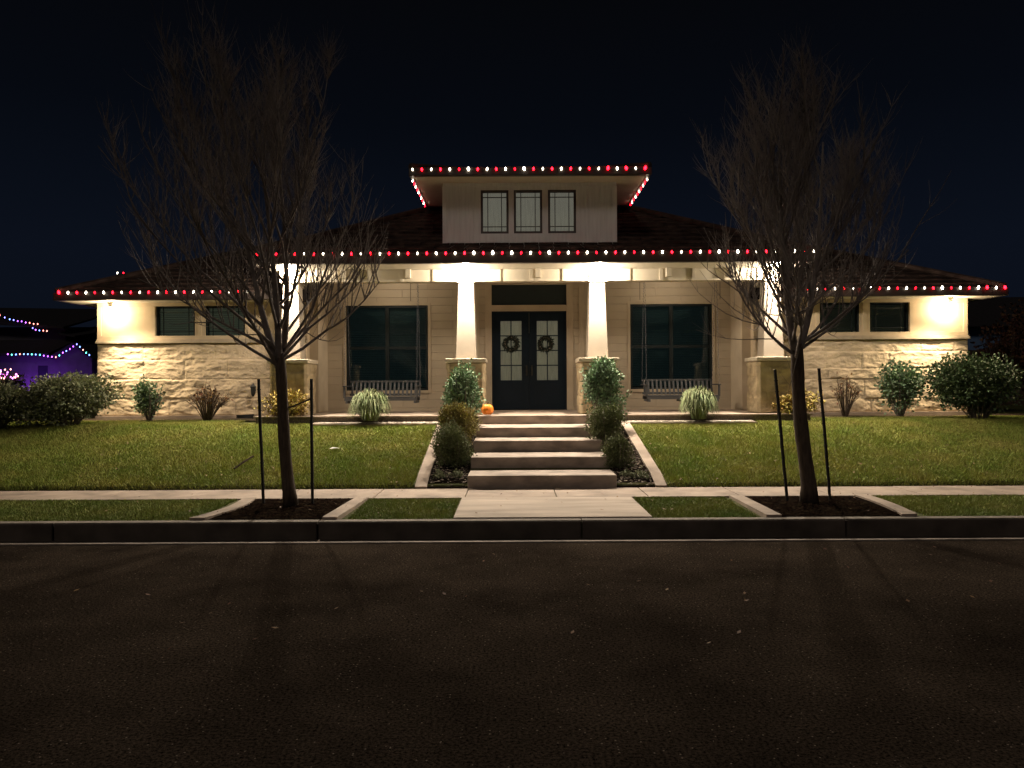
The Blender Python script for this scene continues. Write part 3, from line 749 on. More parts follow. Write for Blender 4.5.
# ------------------------------------------------------------------ foliage
def leaves(n, cen, rad, size, aspect=.45, shell=.55, lumps=5, cone=0.0, seed=0, up=0.3):
    rr = random.Random(seed+11)
    lob = [(cen[0]+rr.uniform(-.45, .45)*rad[0], cen[1]+rr.uniform(-.4, .4)*rad[1], cen[2]+rr.uniform(-.35, .45)*rad[2], rr.uniform(.5, .72)) for _ in range(lumps)]+[(*cen, .8)]
    V = []; Fc = []
    for k in range(n):
        l = rr.choice(lob)
        while True:
            d = (rr.gauss(0, 1), rr.gauss(0, 1), rr.gauss(0, 1)); L = math.sqrt(sum(c*c for c in d))
            if L > .01: break
        d = [c/L for c in d]; r = l[3]*1.08*(shell+(1-shell)*rr.random())*(1+.22*math.sin(d[0]*7+l[0]*9)*math.sin(d[2]*6+l[1]*5)+rr.uniform(0, .14)*rr.random())
        p = (l[0]+d[0]*r*rad[0], l[1]+d[1]*r*rad[1], l[2]+d[2]*r*rad[2])
        if p[2] < cen[2]-rad[2]*1.0: continue
        if cone:
            k_ = 1+cone*.35-cone*(p[2]-cen[2]+rad[2])/(2*rad[2]); k_ = max(.2, k_); p = (cen[0]+(p[0]-cen[0])*k_, cen[1]+(p[1]-cen[1])*k_, p[2])
        # leaf axis: outwards + up + random
        ax = [d[i]+rr.gauss(0, .6)+(up if i == 2 else 0) for i in range(3)]; L = math.sqrt(sum(c*c for c in ax)) or 1; ax = [c/L for c in ax]
        q = [rr.gauss(0, 1) for _ in range(3)]; dp = sum(q[i]*ax[i] for i in range(3)); q = [q[i]-dp*ax[i] for i in range(3)]; L = math.sqrt(sum(c*c for c in q)) or 1; q = [c/L for c in q]
        s = size*rr.uniform(.6, 1.3); w = s*aspect; b = len(V)
        V.append(p); V.append(tuple(p[i]+ax[i]*s*.5+q[i]*w for i in range(3))); V.append(tuple(p[i]+ax[i]*s for i in range(3))); V.append(tuple(p[i]+ax[i]*s*.5-q[i]*w for i in range(3)))
        Fc.append((b, b+1, b+2, b+3))
    return V, Fc
def shrub(name, x0, x1, ytop, ybot, d, n, size, mt, label, seed, depth=None, aspect=.4, lumps=6, stems=9, cat='shrub', group=None, wild=10, shell=.45, cone=0):
    cx = (PX(x0, d)+PX(x1, d))/2; rx = (PX(x1, d)-PX(x0, d))/2; zt = PZ(ytop, d); zb = PZ(ybot, d)
    ry = depth or rx*.85; rz = (zt-zb)/2
    root = empty(name, (cx, d, zb), label, cat, group)
    V, Fc = leaves(n, (cx, d, zb+rz), (rx, ry, rz), size, aspect, shell, lumps, seed=seed, cone=cone)
    rr = random.Random(seed); sm = M()
    for k in range(stems+wild):
        a = rr.uniform(0, 6.28); q = rr.uniform(.2, .95); out = k >= stems
        if out: q = rr.uniform(.5, 1.0)
        tz = zb+rz*(rr.uniform(1.1, 1.9) if not out else rr.uniform(1.5, 2.12)*(1-.25*q))
        tip = (cx+math.cos(a)*rx*q, d+math.sin(a)*ry*q, tz)
        b0 = (cx+math.cos(a)*rx*.12, d+math.sin(a)*ry*.12, zb-.02); md = tuple((b0[i]*.45+tip[i]*.55)+(.06*rz if i == 2 else 0) for i in range(3))
        sm.tube([b0, md, tip], [.012, .008, .003], 4)
        if out:
            for j in range(12):
                t = rr.uniform(.55, 1.05); p = tuple(md[i]+(tip[i]-md[i])*(t*2-1 if t > .5 else 0) for i in range(3))
                ax = (rr.gauss(0, .7), rr.gauss(0, .7), rr.uniform(0, 1)); s = size*rr.uniform(.7, 1.2); qx = (rr.gauss(0, 1)*.3, rr.gauss(0, 1)*.3, rr.gauss(0, 1)*.15); b = len(V)
                V += [p, tuple(p[i]+ax[i]*s*.5+qx[i]*s for i in range(3)), tuple(p[i]+ax[i]*s for i in range(3)), tuple(p[i]+ax[i]*s*.5-qx[i]*s for i in range(3))]
                Fc.append((b, b+1, b+2, b+3))
    np_mesh('foliage', V, Fc, mt, root); sm.build('stem', twigm, root)
    return root
g1, g2 = 'shrubs against the left wing', 'shrubs against the right wing'
shrub('large_shrub', -40, 36, 379, 424, 14.9, 9000, .06, lf_grey, 'broad grey green shrub cut by the left picture edge', 1, group=g1, wild=16)
shrub('large_shrub', 24, 116, 372, 423, 15.3, 13000, .06, lf_grey, 'broad dense grey green shrub hiding the left corner of the left wing', 2, group=g1, wild=24)
shrub('upright_shrub', 134, 164, 376, 418, 16.3, 2200, .055, lf_mid, 'small upright leafy shrub against the left stone wall', 3, lumps=7, shell=.1, wild=14, group=g1)
shrub('yellow_shrub', 256, 308, 388, 420, 15.6, 3000, .05, lf_yel, 'low yellow shrub at the left outer porch pedestal', 4, group=g1, wild=16)
shrub('yellow_shrub', 772, 822, 393, 419, 15.6, 2800, .05, lf_yel, 'low yellow shrub at the right outer porch pedestal', 5, group=g2, wild=16)
shrub('upright_shrub', 876, 924, 362, 417, 16.3, 3000, .07, lf_mid, 'open upright leafy shrub against the right stone wall', 6, lumps=8, shell=.1, wild=18, group=g2)
shrub('large_shrub', 928, 1028, 360, 421, 15.6, 15000, .06, lf_dark, 'broad dense dark green shrub hiding the right corner of the right wing', 7, group=g2, wild=22)
g3 = 'shrubs beside the entrance steps'
shrub('leafy_shrub', 442, 485, 364, 424, 14.6, 6500, .055, lf_mid, 'taller bright green shrub left of the steps in front of the stone pedestal', 8, group=g3, wild=20, lumps=9, cone=.5, shell=.3)
shrub('boxwood', 438, 477, 405, 452, 13.5, 13000, .034, lf_olive, 'rounded olive brown shrub left of the steps', 9, group=g3, aspect=.3, wild=20)
shrub('boxwood', 431, 476, 424, 479, 12.5, 14400, .032, lf_box, 'dark round shrub left of the steps nearest the sidewalk', 10, group=g3, aspect=.3, wild=12)
shrub('leafy_shrub', 579, 623, 361, 418, 14.6, 6500, .055, lf_mid, 'taller bright green shrub right of the steps in front of the stone pedestal', 11, group=g3, wild=20, lumps=9, cone=.5, shell=.3)
shrub('boxwood', 586, 625, 402, 449, 13.5, 12400, .032, lf_box, 'dark round shrub in the middle of the three right of the steps', 12, group=g3, aspect=.3, wild=12)
shrub('boxwood', 602, 635, 436, 480, 12.3, 10400, .032, lf_box, 'dark rounded shrub right of the steps nearest the sidewalk', 13, group=g3, aspect=.3, wild=14)
# small ground plants in the beds
for i, (x0, x1, yt, yb, d, lab) in enumerate(((432, 446, 470, 486, 11.75, 'tiny grey plant at the foot of the left step bed'), (447, 462, 470, 486, 11.8, 'tiny grey plant between the step and the left dark shrub'),
        (618, 632, 469, 486, 11.8, 'tiny grey plant under the lowest right shrub'), (633, 648, 470, 487, 11.7, 'tiny grey plant beside the right edging kerb'))):
    shrub('ground_plant', x0, x1, yt, yb, d, 260, .035, lf_grey, lab, 40+i, group='tiny plants in the step beds', lumps=3, stems=3, wild=3, cat='plant')
# twiggy bare shrubs
def twiggy(x0, x1, ytop, ybot, d, n, mt, label, seed):
    rr = random.Random(seed); cx = (PX(x0, d)+PX(x1, d))/2; rx = (PX(x1, d)-PX(x0, d))/2; zb = PZ(ybot, d); H = PZ(ytop, d)-zb
    root = empty('bare_shrub', (cx, d, zb), label, 'shrub'); m = M(); V = []; Fc = []
    for k in range(n):
        a = rr.uniform(0, 6.28); q = rr.random()**.7; tip = (cx+math.cos(a)*rx*q, d+math.sin(a)*rx*q, zb+H*rr.uniform(.65, 1)*(1-.35*q))
        b0 = (cx+math.cos(a)*.05, d+math.sin(a)*.05, zb-.02); md = tuple(b0[i]*.5+tip[i]*.5+(.1*H*q if i == 2 else 0) for i in range(3))
        m.tube([b0, md, tip], [.011, .009, .005], 4)
        for j in range(7):
            t = rr.uniform(.1, 1); p = tuple(md[i]+(tip[i]-md[i])*t for i in range(3))
            e = tuple(p[i]+rr.gauss(0, .06)+(.05 if i == 2 else 0) for i in range(3)); m.tube([p, e], [.003, .002], 3)
            if rr.random() < .75:
                s = .035; b = len(V); ax = (rr.gauss(0, 1)*s, rr.gauss(0, 1)*s, rr.gauss(0, 1)*s); qx = (rr.gauss(0, .4)*s, rr.gauss(0, .4)*s, rr.gauss(0, .4)*s)
                V += [e, tuple(e[i]+ax[i]*.5+qx[i] for i in range(3)), tuple(e[i]+ax[i] for i in range(3)), tuple(e[i]+ax[i]*.5-qx[i] for i in range(3))]; Fc.append((b, b+1, b+2, b+3))
    m.build('stem', bark, root); np_mesh('foliage', V, Fc, mt, root)
twiggy(184, 230, 378, 419, 16.3, 64, lf_brown, 'thin twiggy brown shrub against the left stone wall', 51)
twiggy(828, 862, 374, 417, 16.3, 30, lf_brown, 'thin twiggy shrub right of the right street tree against the stone', 52)
# arching grass clumps
def clump(x0, x1, ytop, ybot, d, n, label, seed):
    rr = random.Random(seed); cx = (PX(x0, d)+PX(x1, d))/2; rx = (PX(x1, d)-PX(x0, d))/2; zb = PZ(ybot, d); H = PZ(ytop, d)-zb
    V = []; Fc = []
    for k in range(n):
        a = rr.uniform(0, 6.28); q = rr.random()**.6*rr.uniform(.75, 1.1); dx, dy = math.cos(a), math.sin(a); w = rr.uniform(.006, .011)
        hh = H*(rr.uniform(.75, 1.08) if k % 3 else rr.uniform(.3, .8))*(1-.25*q); pts = []; r0_ = .03+.13*rr.random()*q
        for t in (0, .3, .6, .85, 1):
            r = r0_+(rx-r0_)*q*t**.8; z = zb+hh*math.sin(t*math.pi*(.5+.42*q))/math.sin(math.pi*min(.5, .5+.42*q))
            pts.append((cx+dx*r, d+dy*r, z))
        b = len(V)
        for i, p in enumerate(pts):
            ww = w*(1-.85*(i/4)**2); V.append((p[0]-dy*ww, p[1]+dx*ww, p[2])); V.append((p[0]+dy*ww, p[1]-dx*ww, p[2]+.004))
        for i in range(4): Fc.append((b+2*i, b+2*i+1, b+2*i+3, b+2*i+2))
    o = np_mesh('grass_clump', V, Fc, lf_blade, None, (cx, d, zb)); tag(o, label, 'ornamental grass', 'arching grass clumps before the porch')
clump(347, 393, 388, 420, 15.2, 1100, 'arching pale grass clump in front of the left porch swing', 61)
clump(677, 720, 387, 420, 15.2, 1100, 'arching pale grass clump in front of the right porch swing', 62)

# ------------------------------------------------------------------ street trees
def bez(a, b, c, t): return tuple((1-t)**2*a[i]+2*t*(1-t)*b[i]+t*t*c[i] for i in range(3))
def street_tree(base, fork, top, rmax, label, seed, nl=30, lean=(0, 0), rt=.092):
    rr = random.Random(seed); root = empty('street_tree', base, label, 'tree', 'bare street trees in the mulch beds')
    tm = M(); n = 10; pts = []; rad = []
    for i in range(n+1):
        t = i/n; p = [base[j]+(fork[j]-base[j])*t for j in range(3)]
        p[0] += .02*math.sin(t*5+seed); p[1] += .015*math.sin(t*4); pts.append(tuple(p)); rad.append(rt*(1.25 if i == 0 else 1)*(1-.22*t)*(1+.05*math.sin(i*1.7)))
    pts[0] = tuple(base); tm.tube(pts, rad, 12)
    # two or three leaders
    leaders = []
    for k in range(3):
        a = seed+k*2.1; e = (fork[0]+math.cos(a)*.35+lean[0]*.4, fork[1]+math.sin(a)*.3, top*.80+EYE*0)
        c1 = (fork[0]+math.cos(a)*.30, fork[1]+math.sin(a)*.25, fork[2]+.5)
        st = (fork[0], fork[1], fork[2]-.12-.04*k)
        path = [bez(st, c1, e, t/8) for t in range(9)]
        leaders.append(path)
    tm.build('trunk', bark, root, smooth=True)
    cm = M()
    for path in leaders: cm.tube(path, [.050*(1-.85*i/8)+.004 for i in range(9)], 7)
    twigs = []
    def add(st, dr, L, r, lvl):
        # grows from st along dr, curving upward
        d = list(dr); p = list(st); pts = [tuple(p)]; ns = 5 if lvl < 2 else 4
        for i in range(ns):
            for j in range(3): d[j] += rr.gauss(0, .10)
            d[2] += .13 if lvl else .10
            l = math.sqrt(sum(c*c for c in d)); d = [c/l for c in d]
            p = [p[j]+d[j]*L/ns for j in range(3)]; pts.append(tuple(p))
        cm.tube(pts, [r*(1-.75*i/ns) for i in range(ns+1)], 5 if lvl == 0 else (4 if lvl == 1 else 3), cap=False)
        return pts, d
    for k in range(nl):
        path = leaders[k % 3]; t = (k/nl)**.95; hfrac = t
        ii = min(7, int(t*7.4)); st = path[ii]; a = k*2.4+rr.uniform(-.4, .4)
        # envelope: radius at limb height
        env = rmax*(.72+.55*t-1.05*t*t)*1.25
        el = .42+.72*t+rr.uniform(-.12, .14)
        dr = (math.cos(a)*math.cos(el), math.sin(a)*math.cos(el), math.sin(el))
        L = min(env/ max(.35, math.cos(el))*1.0, (top-st[2])*1.0)*rr.uniform(.75, 1.15)
        pts, d = add(st, (dr[0]+lean[0]*.25, dr[1], dr[2]), L, .022*(1-.5*t)+.004, 0)
        # long twigs rising from the limb
        for j in range(15 if t > .25 else 12):
            q = rr.uniform(.3, 1); i0 = min(4, int(q*5)); f = q*5-i0; s = tuple(pts[i0][m_]+(pts[i0+1][m_]-pts[i0][m_])*f for m_ in range(3))
            ll = min(rr.uniform(.5, 1.35)*(1-.30*t), max(.25, (top-s[2])*.8))
            da = rr.uniform(0, 6.28); up = rr.uniform(.7, 1.7) if s[2] > fork[2]+.5 or rr.random() < .6 else rr.uniform(-.25, .5)
            dr2 = (d[0]*.5+math.cos(da)*.45, d[1]*.5+math.sin(da)*.45, up); l = math.sqrt(sum(c*c for c in dr2)); dr2 = [c/l for c in dr2]
            p2, d2 = add(s, dr2, ll, .0085, 1)
            for u in range(9 if s[2] > fork[2]+1.2 else 5):
                q2 = rr.uniform(.15, 1); i1 = min(4, int(q2*5)); s2 = p2[i1]
                da = rr.uniform(0, 6.28); dr3 = (d2[0]*.6+math.cos(da)*.5, d2[1]*.6+math.sin(da)*.5, rr.uniform(.3, 1.2)); l = math.sqrt(sum(c*c for c in dr3)); dr3 = [c/l for c in dr3]
                add(s2, dr3, rr.uniform(.15, .5), .0038, 2)
    cm.build('crown', twigm, root, smooth=True)
    return root
d = 9.95
street_tree((PX(290, d), d, .17), (PX(278.5, d), d, PZ(352, d)), PZ(34, d), 1.85, 'bare left street tree with a slim trunk between two stakes', 3, nl=38, lean=(-.75, 0), rt=.085)
street_tree((PX(810, d), d+.05, .17), (PX(797.5, d), d+.05, PZ(345, d)), PZ(52, d), 1.42, 'bare right street tree with a thick leaning trunk and three stakes', 8, nl=40, lean=(0, 0), rt=.10)
def stake(px0, py0, px1, py1, d, label, tie=None, g='thin dark stakes around the street trees'):
    b = (PX(px1, d), d, .165); t = (PX(px0, d), d, PZ(py0, d)); root = empty('tree_stake', b, label, 'stake', g)
    m = M(); pts = [tuple(b[i]+(t[i]-b[i])*k/12+(R.uniform(-.003, .003) if i == 0 else 0) for i in range(3)) for k in range(13)]
    m.tube(pts, .021, 8)
    for k in range(2, 12): m.tube([tuple(b[i]+(t[i]-b[i])*(k/12-.004) for i in range(3)), tuple(b[i]+(t[i]-b[i])*(k/12+.004) for i in range(3))], .026, 8)
    m.build('post', stakem, root)
    if tie:
        m = M(); m.tube(tie, .011, 6); m.build('tie_strap', strapm, root)
stake(258.6, 377.7, 262.9, 499, 10.1, 'thin dark stake left of the left street tree')
stake(311.3, 377.7, 311.8, 498, 10.1, 'thin dark stake right of the left street tree tied to its trunk',
      [(PX(284, 10), 10.0, PZ(407, 10)), (PX(292, 10), 10.0, PZ(405.5, 10)), (PX(300, 10), 10.02, PZ(402, 10)), (PX(311, 10), 10.08, PZ(397, 10))])
stake(775, 371, 786.7, 497.6, 10.1, 'leaning dark stake left of the right street tree')
stake(819, 370, 829.7, 497, 10.15, 'leaning dark stake right of the right street tree')
stake(796, 400, 803, 490, 10.6, 'short stake half hidden behind the right street tree trunk')

# ------------------------------------------------------------------ porch furniture and small things
def swing(cx, label):
    r = empty('porch_swing', (0, 0, 0), label, 'porch swing', 'hanging porch swings'); w = .80; zs = 1.47; ya, yb = 16.75, 17.3
    m = M()
    for k in range(6): m.box(-w, w, ya+.09*k-17, ya+.09*k+.075-17, zs-.012, zs+.012)
    m.build('seat', benchm, r, bevel=.004)
    m = M(); m.box(-w, w, ya-.02-17, ya+.02-17, zs-.075, zs-.014); m.box(-w, w, .27, .31, zs-.075, zs-.014)
    for x in (-w+.03, -.02, w-.07): m.box(x, x+.05, ya-.03-17, .33, zs-.13, zs-.077)
    m.build('seat_frame', benchm, r)
    m = M(); x = -w+.03
    while x < w-.03:
        m.hexa([(x, .30, zs+.02), (x+.045, .30, zs+.02), (x+.045, .315, zs+.02), (x, .315, zs+.02), (x, .40, zs+.33), (x+.045, .40, zs+.33), (x+.045, .415, zs+.33), (x, .415, zs+.33)]); x += .096
    m.box(-w, w, .395, .42, zs+.331, zs+.375); m.box(-w, w, .318, .34, zs+.03, zs+.08)
    m.build('backrest', benchm, r, bevel=.003)
    for s in (-1, 1):
        m = M(); x = s*w
        m.box(x-.03, x+.03, -.29, .38, zs+.235, zs+.262); m.box(x-.022, x+.022, -.26, -.21, zs-.01, zs+.234)
        m.build('armrest', benchm, r, bevel=.005)
        for (yy, yt) in ((-.24, -.05), (.36, .05)):
            m = M(); n = 46; z0 = zs+.27; z1 = 4.298
            for k in range(n):
                t0, t1 = k/n, (k+.8)/n; x_ = s*(w+.0)
                m.tube([(x_, yy+(yt-yy)*t0, z0+(z1-z0)*t0), (x_+(.006 if k % 2 else -.006), yy+(yt-yy)*(t0+t1)/2, z0+(z1-z0)*(t0+t1)/2), (x_, yy+(yt-yy)*t1, z0+(z1-z0)*t1)], .0055, 4)
            m.build('chain', chainm, r)
    r.location = (cx, 17.0, 0)
    # lift the Empty to the base of the swing
    for c in r.children: c.location = (0, 0, -(zs-.13))
    r.location = (cx, 17.0, zs-.13)
    return r
swing(PX(382.5, 17.0), 'grey slatted porch swing on chains under the left front window')
swing(PX(680.5, 17.0), 'grey slatted porch swing on chains under the right front window')
# pumpkin
px, py, pz = PX(487.3, 15.35), 15.33, 1.12
root = empty('pumpkin', (px, py, pz), 'small orange pumpkin on the left end of the top step', 'pumpkin')
V = []; Fc = []; K, J = 40, 14
for j in range(J+1):
    th = math.pi*j/J
    for k in range(K):
        an = 2*math.pi*k/K; rb = .122*(1-.09*abs(math.cos(an*5))**.5*1.0+.05); r = rb*math.sin(th)**.85
        V.append((px+r*math.cos(an), py+r*math.sin(an), pz+.117-.120*math.cos(th)*(1-.18*math.exp(-(math.sin(th)*3)**2))))
for j in range(J):
    for k in range(K): Fc.append((j*K+k, j*K+(k+1) % K, (j+1)*K+(k+1) % K, (j+1)*K+k))
np_mesh('rind', V, Fc, pumpm, root, smooth=True)
M().tube([(px, py, pz+.2), (px+.005, py, pz+.245), (px+.025, py-.01, pz+.27)], [.018, .012, .014], 8).build('stalk', pstem, root)
# wreaths
for s, lab in ((-1, 'round dark wreath with small pale berries on the left door'), (1, 'round dark wreath with small pale berries on the right door')):
    cx = C+s*.415-.02; cz = 2.71; cy = YB+.005; R0 = .145
    root = empty('wreath', (cx, cy, cz), lab, 'wreath', 'door wreaths'); V = []; Fc = []; rr = random.Random(70+s)
    for k in range(1500):
        a = rr.uniform(0, 6.283); b_ = rr.uniform(0, 6.283); rad = .042*rr.uniform(.6, 1.1)
        p = (cx+math.cos(a)*(R0+rad*math.cos(b_)), cy+rad*math.sin(b_)*.8, cz+math.sin(a)*(R0+rad*math.cos(b_)))
        t = .03; ax = (rr.gauss(0, t), -abs(rr.gauss(0, t*.6)), rr.gauss(0, t)); q = (rr.gauss(0, .008), rr.gauss(0, .006), rr.gauss(0, .008)); b = len(V)
        V += [p, tuple(p[i]+ax[i]*.5+q[i] for i in range(3)), tuple(p[i]+ax[i] for i in range(3)), tuple(p[i]+ax[i]*.5-q[i] for i in range(3))]; Fc.append((b, b+1, b+2, b+3))
    np_mesh('greenery', V, Fc, lf_wr, root)
    m = M(); m.tube([(cx+math.cos(t*.3927)*R0, cy, cz+math.sin(t*.3927)*R0) for t in range(17)], .022, 6); m.build('hoop', bark, root)
    m = M()
    for k in range(14):
        a = rr.uniform(0, 6.28); bx, bz = cx+math.cos(a)*R0*rr.uniform(.9, 1.15), cz+math.sin(a)*R0*rr.uniform(.9, 1.15); m.lathe(bx, cy-.045, [(.002, bz-.009), (.009, bz), (.002, bz+.009)], 6)
    m.build('berry', mat('berry', (.35, .28, .22), .4, .4, noise=.2), root)
# coiled hose left of wing
m = M(); hx, hy = PX(245, 16.6), 16.6
pts = [(hx+.17*math.cos(t*.5)*(1+.1*math.sin(t)), hy+.12*math.sin(t*.5), 1.035+.006*t/3) for t in range(40)]
m.tube(pts, .014, 6, cap=True)
tag(m.build('garden_hose', plastic, None, (hx, hy, 1.03)), 'coiled dark garden hose at the foot of the left stone wall', 'hose')
# stick / drain spout on the lawn
d_ = 12.3; x0, x1 = PX(236, d_), PX(250, d_)
z0 = gz(d_)+.03
m = M(); m.tube([(x0, d_-.1, z0-.01), ((x0+x1)/2, d_+.02, z0+.09), (x1, d_+.15, z0+.17)], [.017, .019, .015], 6)
tag(m.build('stick', bark, None, (x0, d_-.1, z0)), 'dark bent stick lying on the left lawn', 'stick')
d_ = 13.3; m = M(); xx = PX(334, d_); z0 = gz(d_)+.05
m.poly([(xx-.08, d_-.03, z0), (xx+.05, d_-.05, z0+.012), (xx+.09, d_+.03, z0+.005), (xx-.05, d_+.05, z0+.018)])
m.poly([(xx-.08, d_-.03, z0-.004), (xx-.05, d_+.05, z0+.012), (xx+.09, d_+.03, z0), (xx+.05, d_-.05, z0+.006)])
tag(m.build('paper_scrap', paper, None, (xx, d_, z0)), 'small pale scrap of paper on the left lawn', 'paper')

# ------------------------------------------------------------------ neighbours
nb_wall = mat('neighbour_wall_paint', (.07, .065, .08), .8, .2, noise=.2, nscale=2, bump=.003)
nb_roof = mat('neighbour_shingle', (.03, .028, .03), .9, .1, noise=.4, nscale=8, bump=.01)
D = 38.0
nb = empty('neighbour_house', (-25, D, 1.2), 'dark neighbouring house behind the left hedge with coloured lights and purple lit wall', 'house')
m = wall(-34, PX(92, D), D, D+.25, .9, 3.3, [(PX(38, D), PX(48, D), 2.0, 2.8)])
m.box(-34, PX(92, D)-.01, D+.3, D+9, .9, 3.25); m.build('wall', nb_wall, nb)
m = M(); gx0, gx1, gm = PX(53, D), PX(95, D), PX(77, D)
m.poly([(gx0, D-.02, 3.15), (gx1, D-.02, 3.15), (gm, D-.02, 3.80)]); m.build('gable', nb_wall, nb)
m = M()
for a, b in (((gx0, 3.12), (gm, 3.85)), ((gm, 3.85), (gx1+.1, 3.05))):
    m.hexa([(a[0], D-.4, a[1]), (b[0], D-.4, b[1]), (b[0], D+5, b[1]), (a[0], D+5, a[1]), (a[0], D-.4, a[1]+.08), (b[0], D-.4, b[1]+.08), (b[0], D+5, b[1]+.08), (a[0], D+5, a[1]+.08)])
m.hexa([(-34, D-.4, 3.3), (gx0, D-.4, 3.3), (gx0, D+5, 5.0), (-34, D+5, 5.0), (-34, D-.4, 3.4), (gx0, D-.4, 3.4), (gx0, D+5, 5.1), (-34, D+5, 5.1)])
m.build('roof', nb_roof, nb)
m = M(); m.box(-34, -23.6, D+2.2, D+9, 3.3, 4.9); m.box(-23.6, -22.9, D+2.5, D+9, 3.3, 4.3); m.build('upper_wall', nb_wall, nb)
m = M(); m.hexa([(-35, D+1.5, 5.5), (-23.3, D+1.5, 4.75), (-24, D+9, 6.4), (-35, D+9, 6.6), (-35, D+1.5, 5.6), (-23.3, D+1.5, 4.85), (-24, D+9, 6.5), (-35, D+9, 6.7)])
m.hexa([(-23.6, D+1.5, 4.45), (-22.7, D+1.5, 4.3), (-23, D+6, 4.9), (-23.6, D+6, 5.2), (-23.6, D+1.5, 4.53), (-22.7, D+1.5, 4.38), (-23, D+6, 5.0), (-23.6, D+6, 5.3)])
m.build('upper_roof', nb_roof, nb)
m = M(); m.box(PX(38, D), PX(48, D), D+.05, D+.1, 2.0, 2.8); m.build('window', mat('neighbour_window_glass', (.02, .02, .03), .1, .5, noise=.1), nb)
cols = [(.15, .3, 1), (.4, .1, 1), (.1, .8, .6), (.55, .12, 1), (1, .25, .2), (.2, .2, 1)]
bm_ = [bulb_mesh('bulb_colour', emit('bulb_colour', c, 6), .027) for c in cols]
def cstring(pxs, dd, label, ms=bm_, step=.17):
    pts = []
    for (a, b), (c, e) in zip(pxs, pxs[1:]):
        p = (PX(a, dd), dd, PZ(b, dd)); q = (PX(c, dd), dd, PZ(e, dd)); L = math.dist(p, q); n = max(1, int(L/step))
        pts += [tuple(p[i]+(q[i]-p[i])*k/n for i in range(3)) for k in range(n)]
    pts = [(p[0], p[1], p[2]+R.uniform(-.02, .02)) for p in pts]
    strand('coloured_light_string', pts, label, [ms[R.randrange(len(ms))] for _ in pts], 'coloured light strings on the neighbouring house')
cstring([(-12, 308), (0, 313), (10, 317), (38, 322), (38, 324)], D+1.35, 'upper coloured light string sloping down the neighbouring roof edge', step=.19)
cstring([(33, 326), (36, 327.5), (51, 329.5)], D+1.3, 'short coloured light string just under the upper one on the neighbouring roof', step=.17)
cstring([(8, 352), (36, 352), (56, 355), (77, 342.5), (92.5, 355.5)], D-.5, 'lower coloured light string with a gable peak on the neighbouring house', step=.19)
pinks = [bulb_mesh('bulb_pink', emit('bulb_pink', c, 6), .028) for c in ((1, .15, .5), (1, .4, .35), (.8, .2, 1))]
rr = random.Random(5); pts = [(PX(5+rr.gauss(0, 6), 34), 34+rr.uniform(-.3, .3), PZ(373-abs(rr.gauss(0, 4))+3, 34)) for k in range(26)]
pts.sort(); strand('pink_light_string', pts, 'tangle of pink bulbs on a bush before the purple wall', [rr.choice(pinks) for _ in pts], wr=.004)
shrub('distant_bush', -10, 22, 370, 392, 34.3, 900, .12, lf_dark, 'dark bush under the pink bulbs by the purple wall', 80)
def nlight(loc, power, col, rad=.1):
    f = M().lathe(loc[0], loc[1], [(.05, loc[2]-.12), (.08, loc[2]-.05), (.08, loc[2]-.03)], 8).build('flood_lamp', plastic, nb)
    return point('purple_floodlight', loc, power, col, rad, nb)
for px_ in (18, 43, 88): nlight((PX(px_, D-1), D-.9, 1.6), 95 if px_ != 88 else 25, (.36, .06, 1))
# right neighbour: fence, dim house and shrubs
m = M(); x = 12.2; k = 0
fe = empty('wooden_fence', (13, 24, 1.0), 'dark wooden board fence behind the right hedge', 'fence')
fm = mat('fence_wood', (.075, .05, .035), .9, .1, noise=.4, nscale=5, bump=.004, stretch=(6, 6, .5))
while x < 26: m.box(x, x+.13, 24, 24.02, .95, 2.75+R.uniform(-.02, .02)); x += .138
m.build('fence_board', fm, fe)
m = M(); m.box(12.2, 26, 24.021, 24.06, 1.3, 1.4); m.box(12.2, 26, 24.021, 24.06, 2.4, 2.5); m.build('fence_rail', fm, fe)
nr = empty('neighbour_house', (26, 42, 1.0), 'dim bluish neighbouring house beyond the fence at the right edge', 'house')
m = M(); m.box(22.5, 36, 40, 48, .9, 4.6); m.build('wall', mat('blue_grey_siding', (.10, .17, .30), .8, .2, noise=.2), nr)
m = M(); m.hexa([(21.8, 39.4, 4.6), (37, 39.4, 4.6), (37, 49, 4.6), (21.8, 49, 4.6), (26, 43.8, 6.6), (33, 43.8, 6.6), (33, 44.6, 6.6), (26, 44.6, 6.6)]); m.build('roof', nb_roof, nr)
shrub('rusty_shrub', 974, 1046, 318, 404, 18.8, 3600, .09, lf_red, 'tall rusty brown half bare shrub beyond the right wing corner', 81, lumps=9, shell=.1, wild=40, cat='shrub')
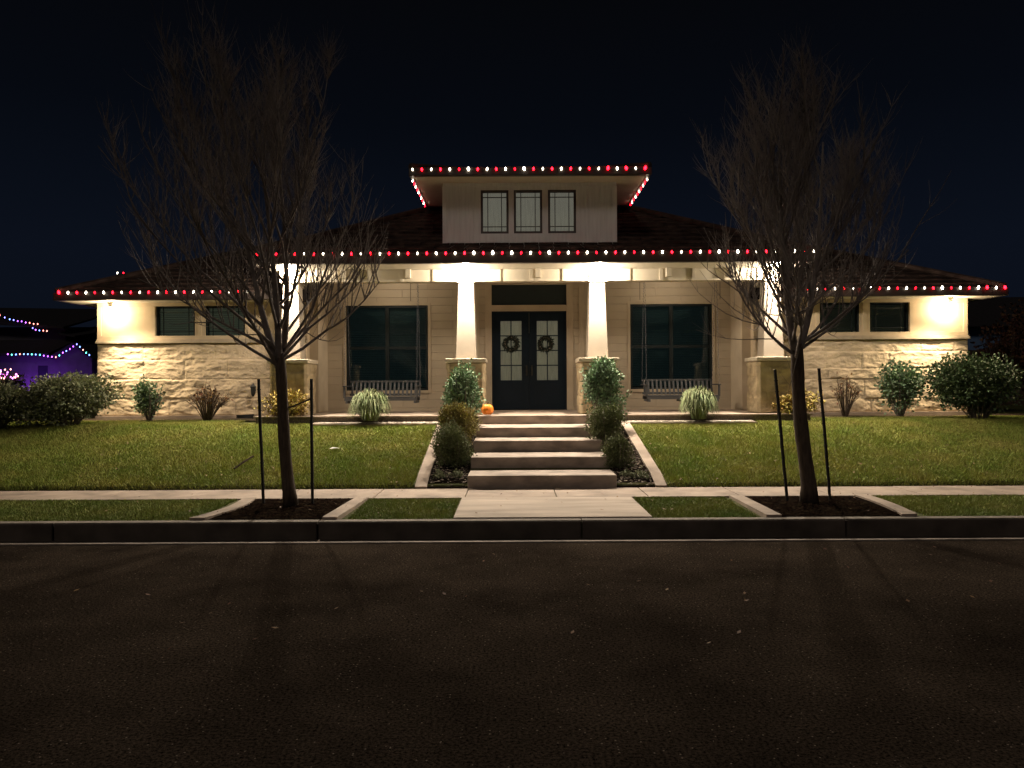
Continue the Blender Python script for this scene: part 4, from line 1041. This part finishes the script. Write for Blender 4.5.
shrub('dark_tree', 1000, 1100, 290, 400, 26, 5200, .12, lf_red, 'dark reddish tree at the far right picture edge', 82, lumps=9, shell=.15, wild=40, cat='tree')

# ------------------------------------------------------------------ sky, faint light, camera
w = bpy.data.worlds.new('World'); sc.world = w; w.use_nodes = True; N = w.node_tree.nodes; L = w.node_tree.links
bg = N['Background']; tc = N.new('ShaderNodeTexCoord'); sp = N.new('ShaderNodeSeparateXYZ'); L.new(tc.outputs['Generated'], sp.inputs[0])
cr = N.new('ShaderNodeValToRGB'); e = cr.color_ramp.elements
e[0].position = 0; e[0].color = (.0030, .0044, .0085, 1); e[1].position = .5; e[1].color = (.0013, .0014, .0018, 1)
k = e.new(.16); k.color = (.0030, .0046, .0092, 1); k = e.new(.32); k.color = (.0016, .0024, .0044, 1)
L.new(sp.outputs['Z'], cr.inputs['Fac']); L.new(cr.outputs['Color'], bg.inputs['Color']); bg.inputs['Strength'].default_value = 1.0
sl = bpy.data.lights.new('night_fill', 'SUN'); sl.energy = .25; sl.angle = math.radians(12); sl.color = (1, .86, .74)  # faint warm fill added for distant street light, source unseen
so = bpy.data.objects.new('night_fill', sl); COL.objects.link(so); so.rotation_euler = (math.radians(50), 0, math.radians(-14)); so.location = (0, -10, 20)
cd = bpy.data.cameras.new('camera'); cam = bpy.data.objects.new('camera', cd); COL.objects.link(cam)
cam.location = (0, 0, EYE); cam.rotation_mode = 'QUATERNION'
from mathutils import Euler, Matrix
cam.rotation_quaternion = (Matrix.Rotation(math.radians(90), 3, 'X') @ Matrix.Rotation(-.0055, 3, 'Z')).to_quaternion()
cd.sensor_width = 36; cd.lens = F/1024*36; cd.clip_end = 600; cd.clip_start = .05
sc.camera = cam
vs = sc.view_settings; vs.view_transform = 'Standard'; vs.look = 'None'; vs.exposure = .22; vs.gamma = 1; vs.use_curve_mapping = False
sc.render.engine = 'CYCLES'; sc.cycles.use_denoising = True; sc.cycles.max_bounces = 6; sc.cycles.use_light_tree = True
sc.cycles.sample_clamp_indirect = 6
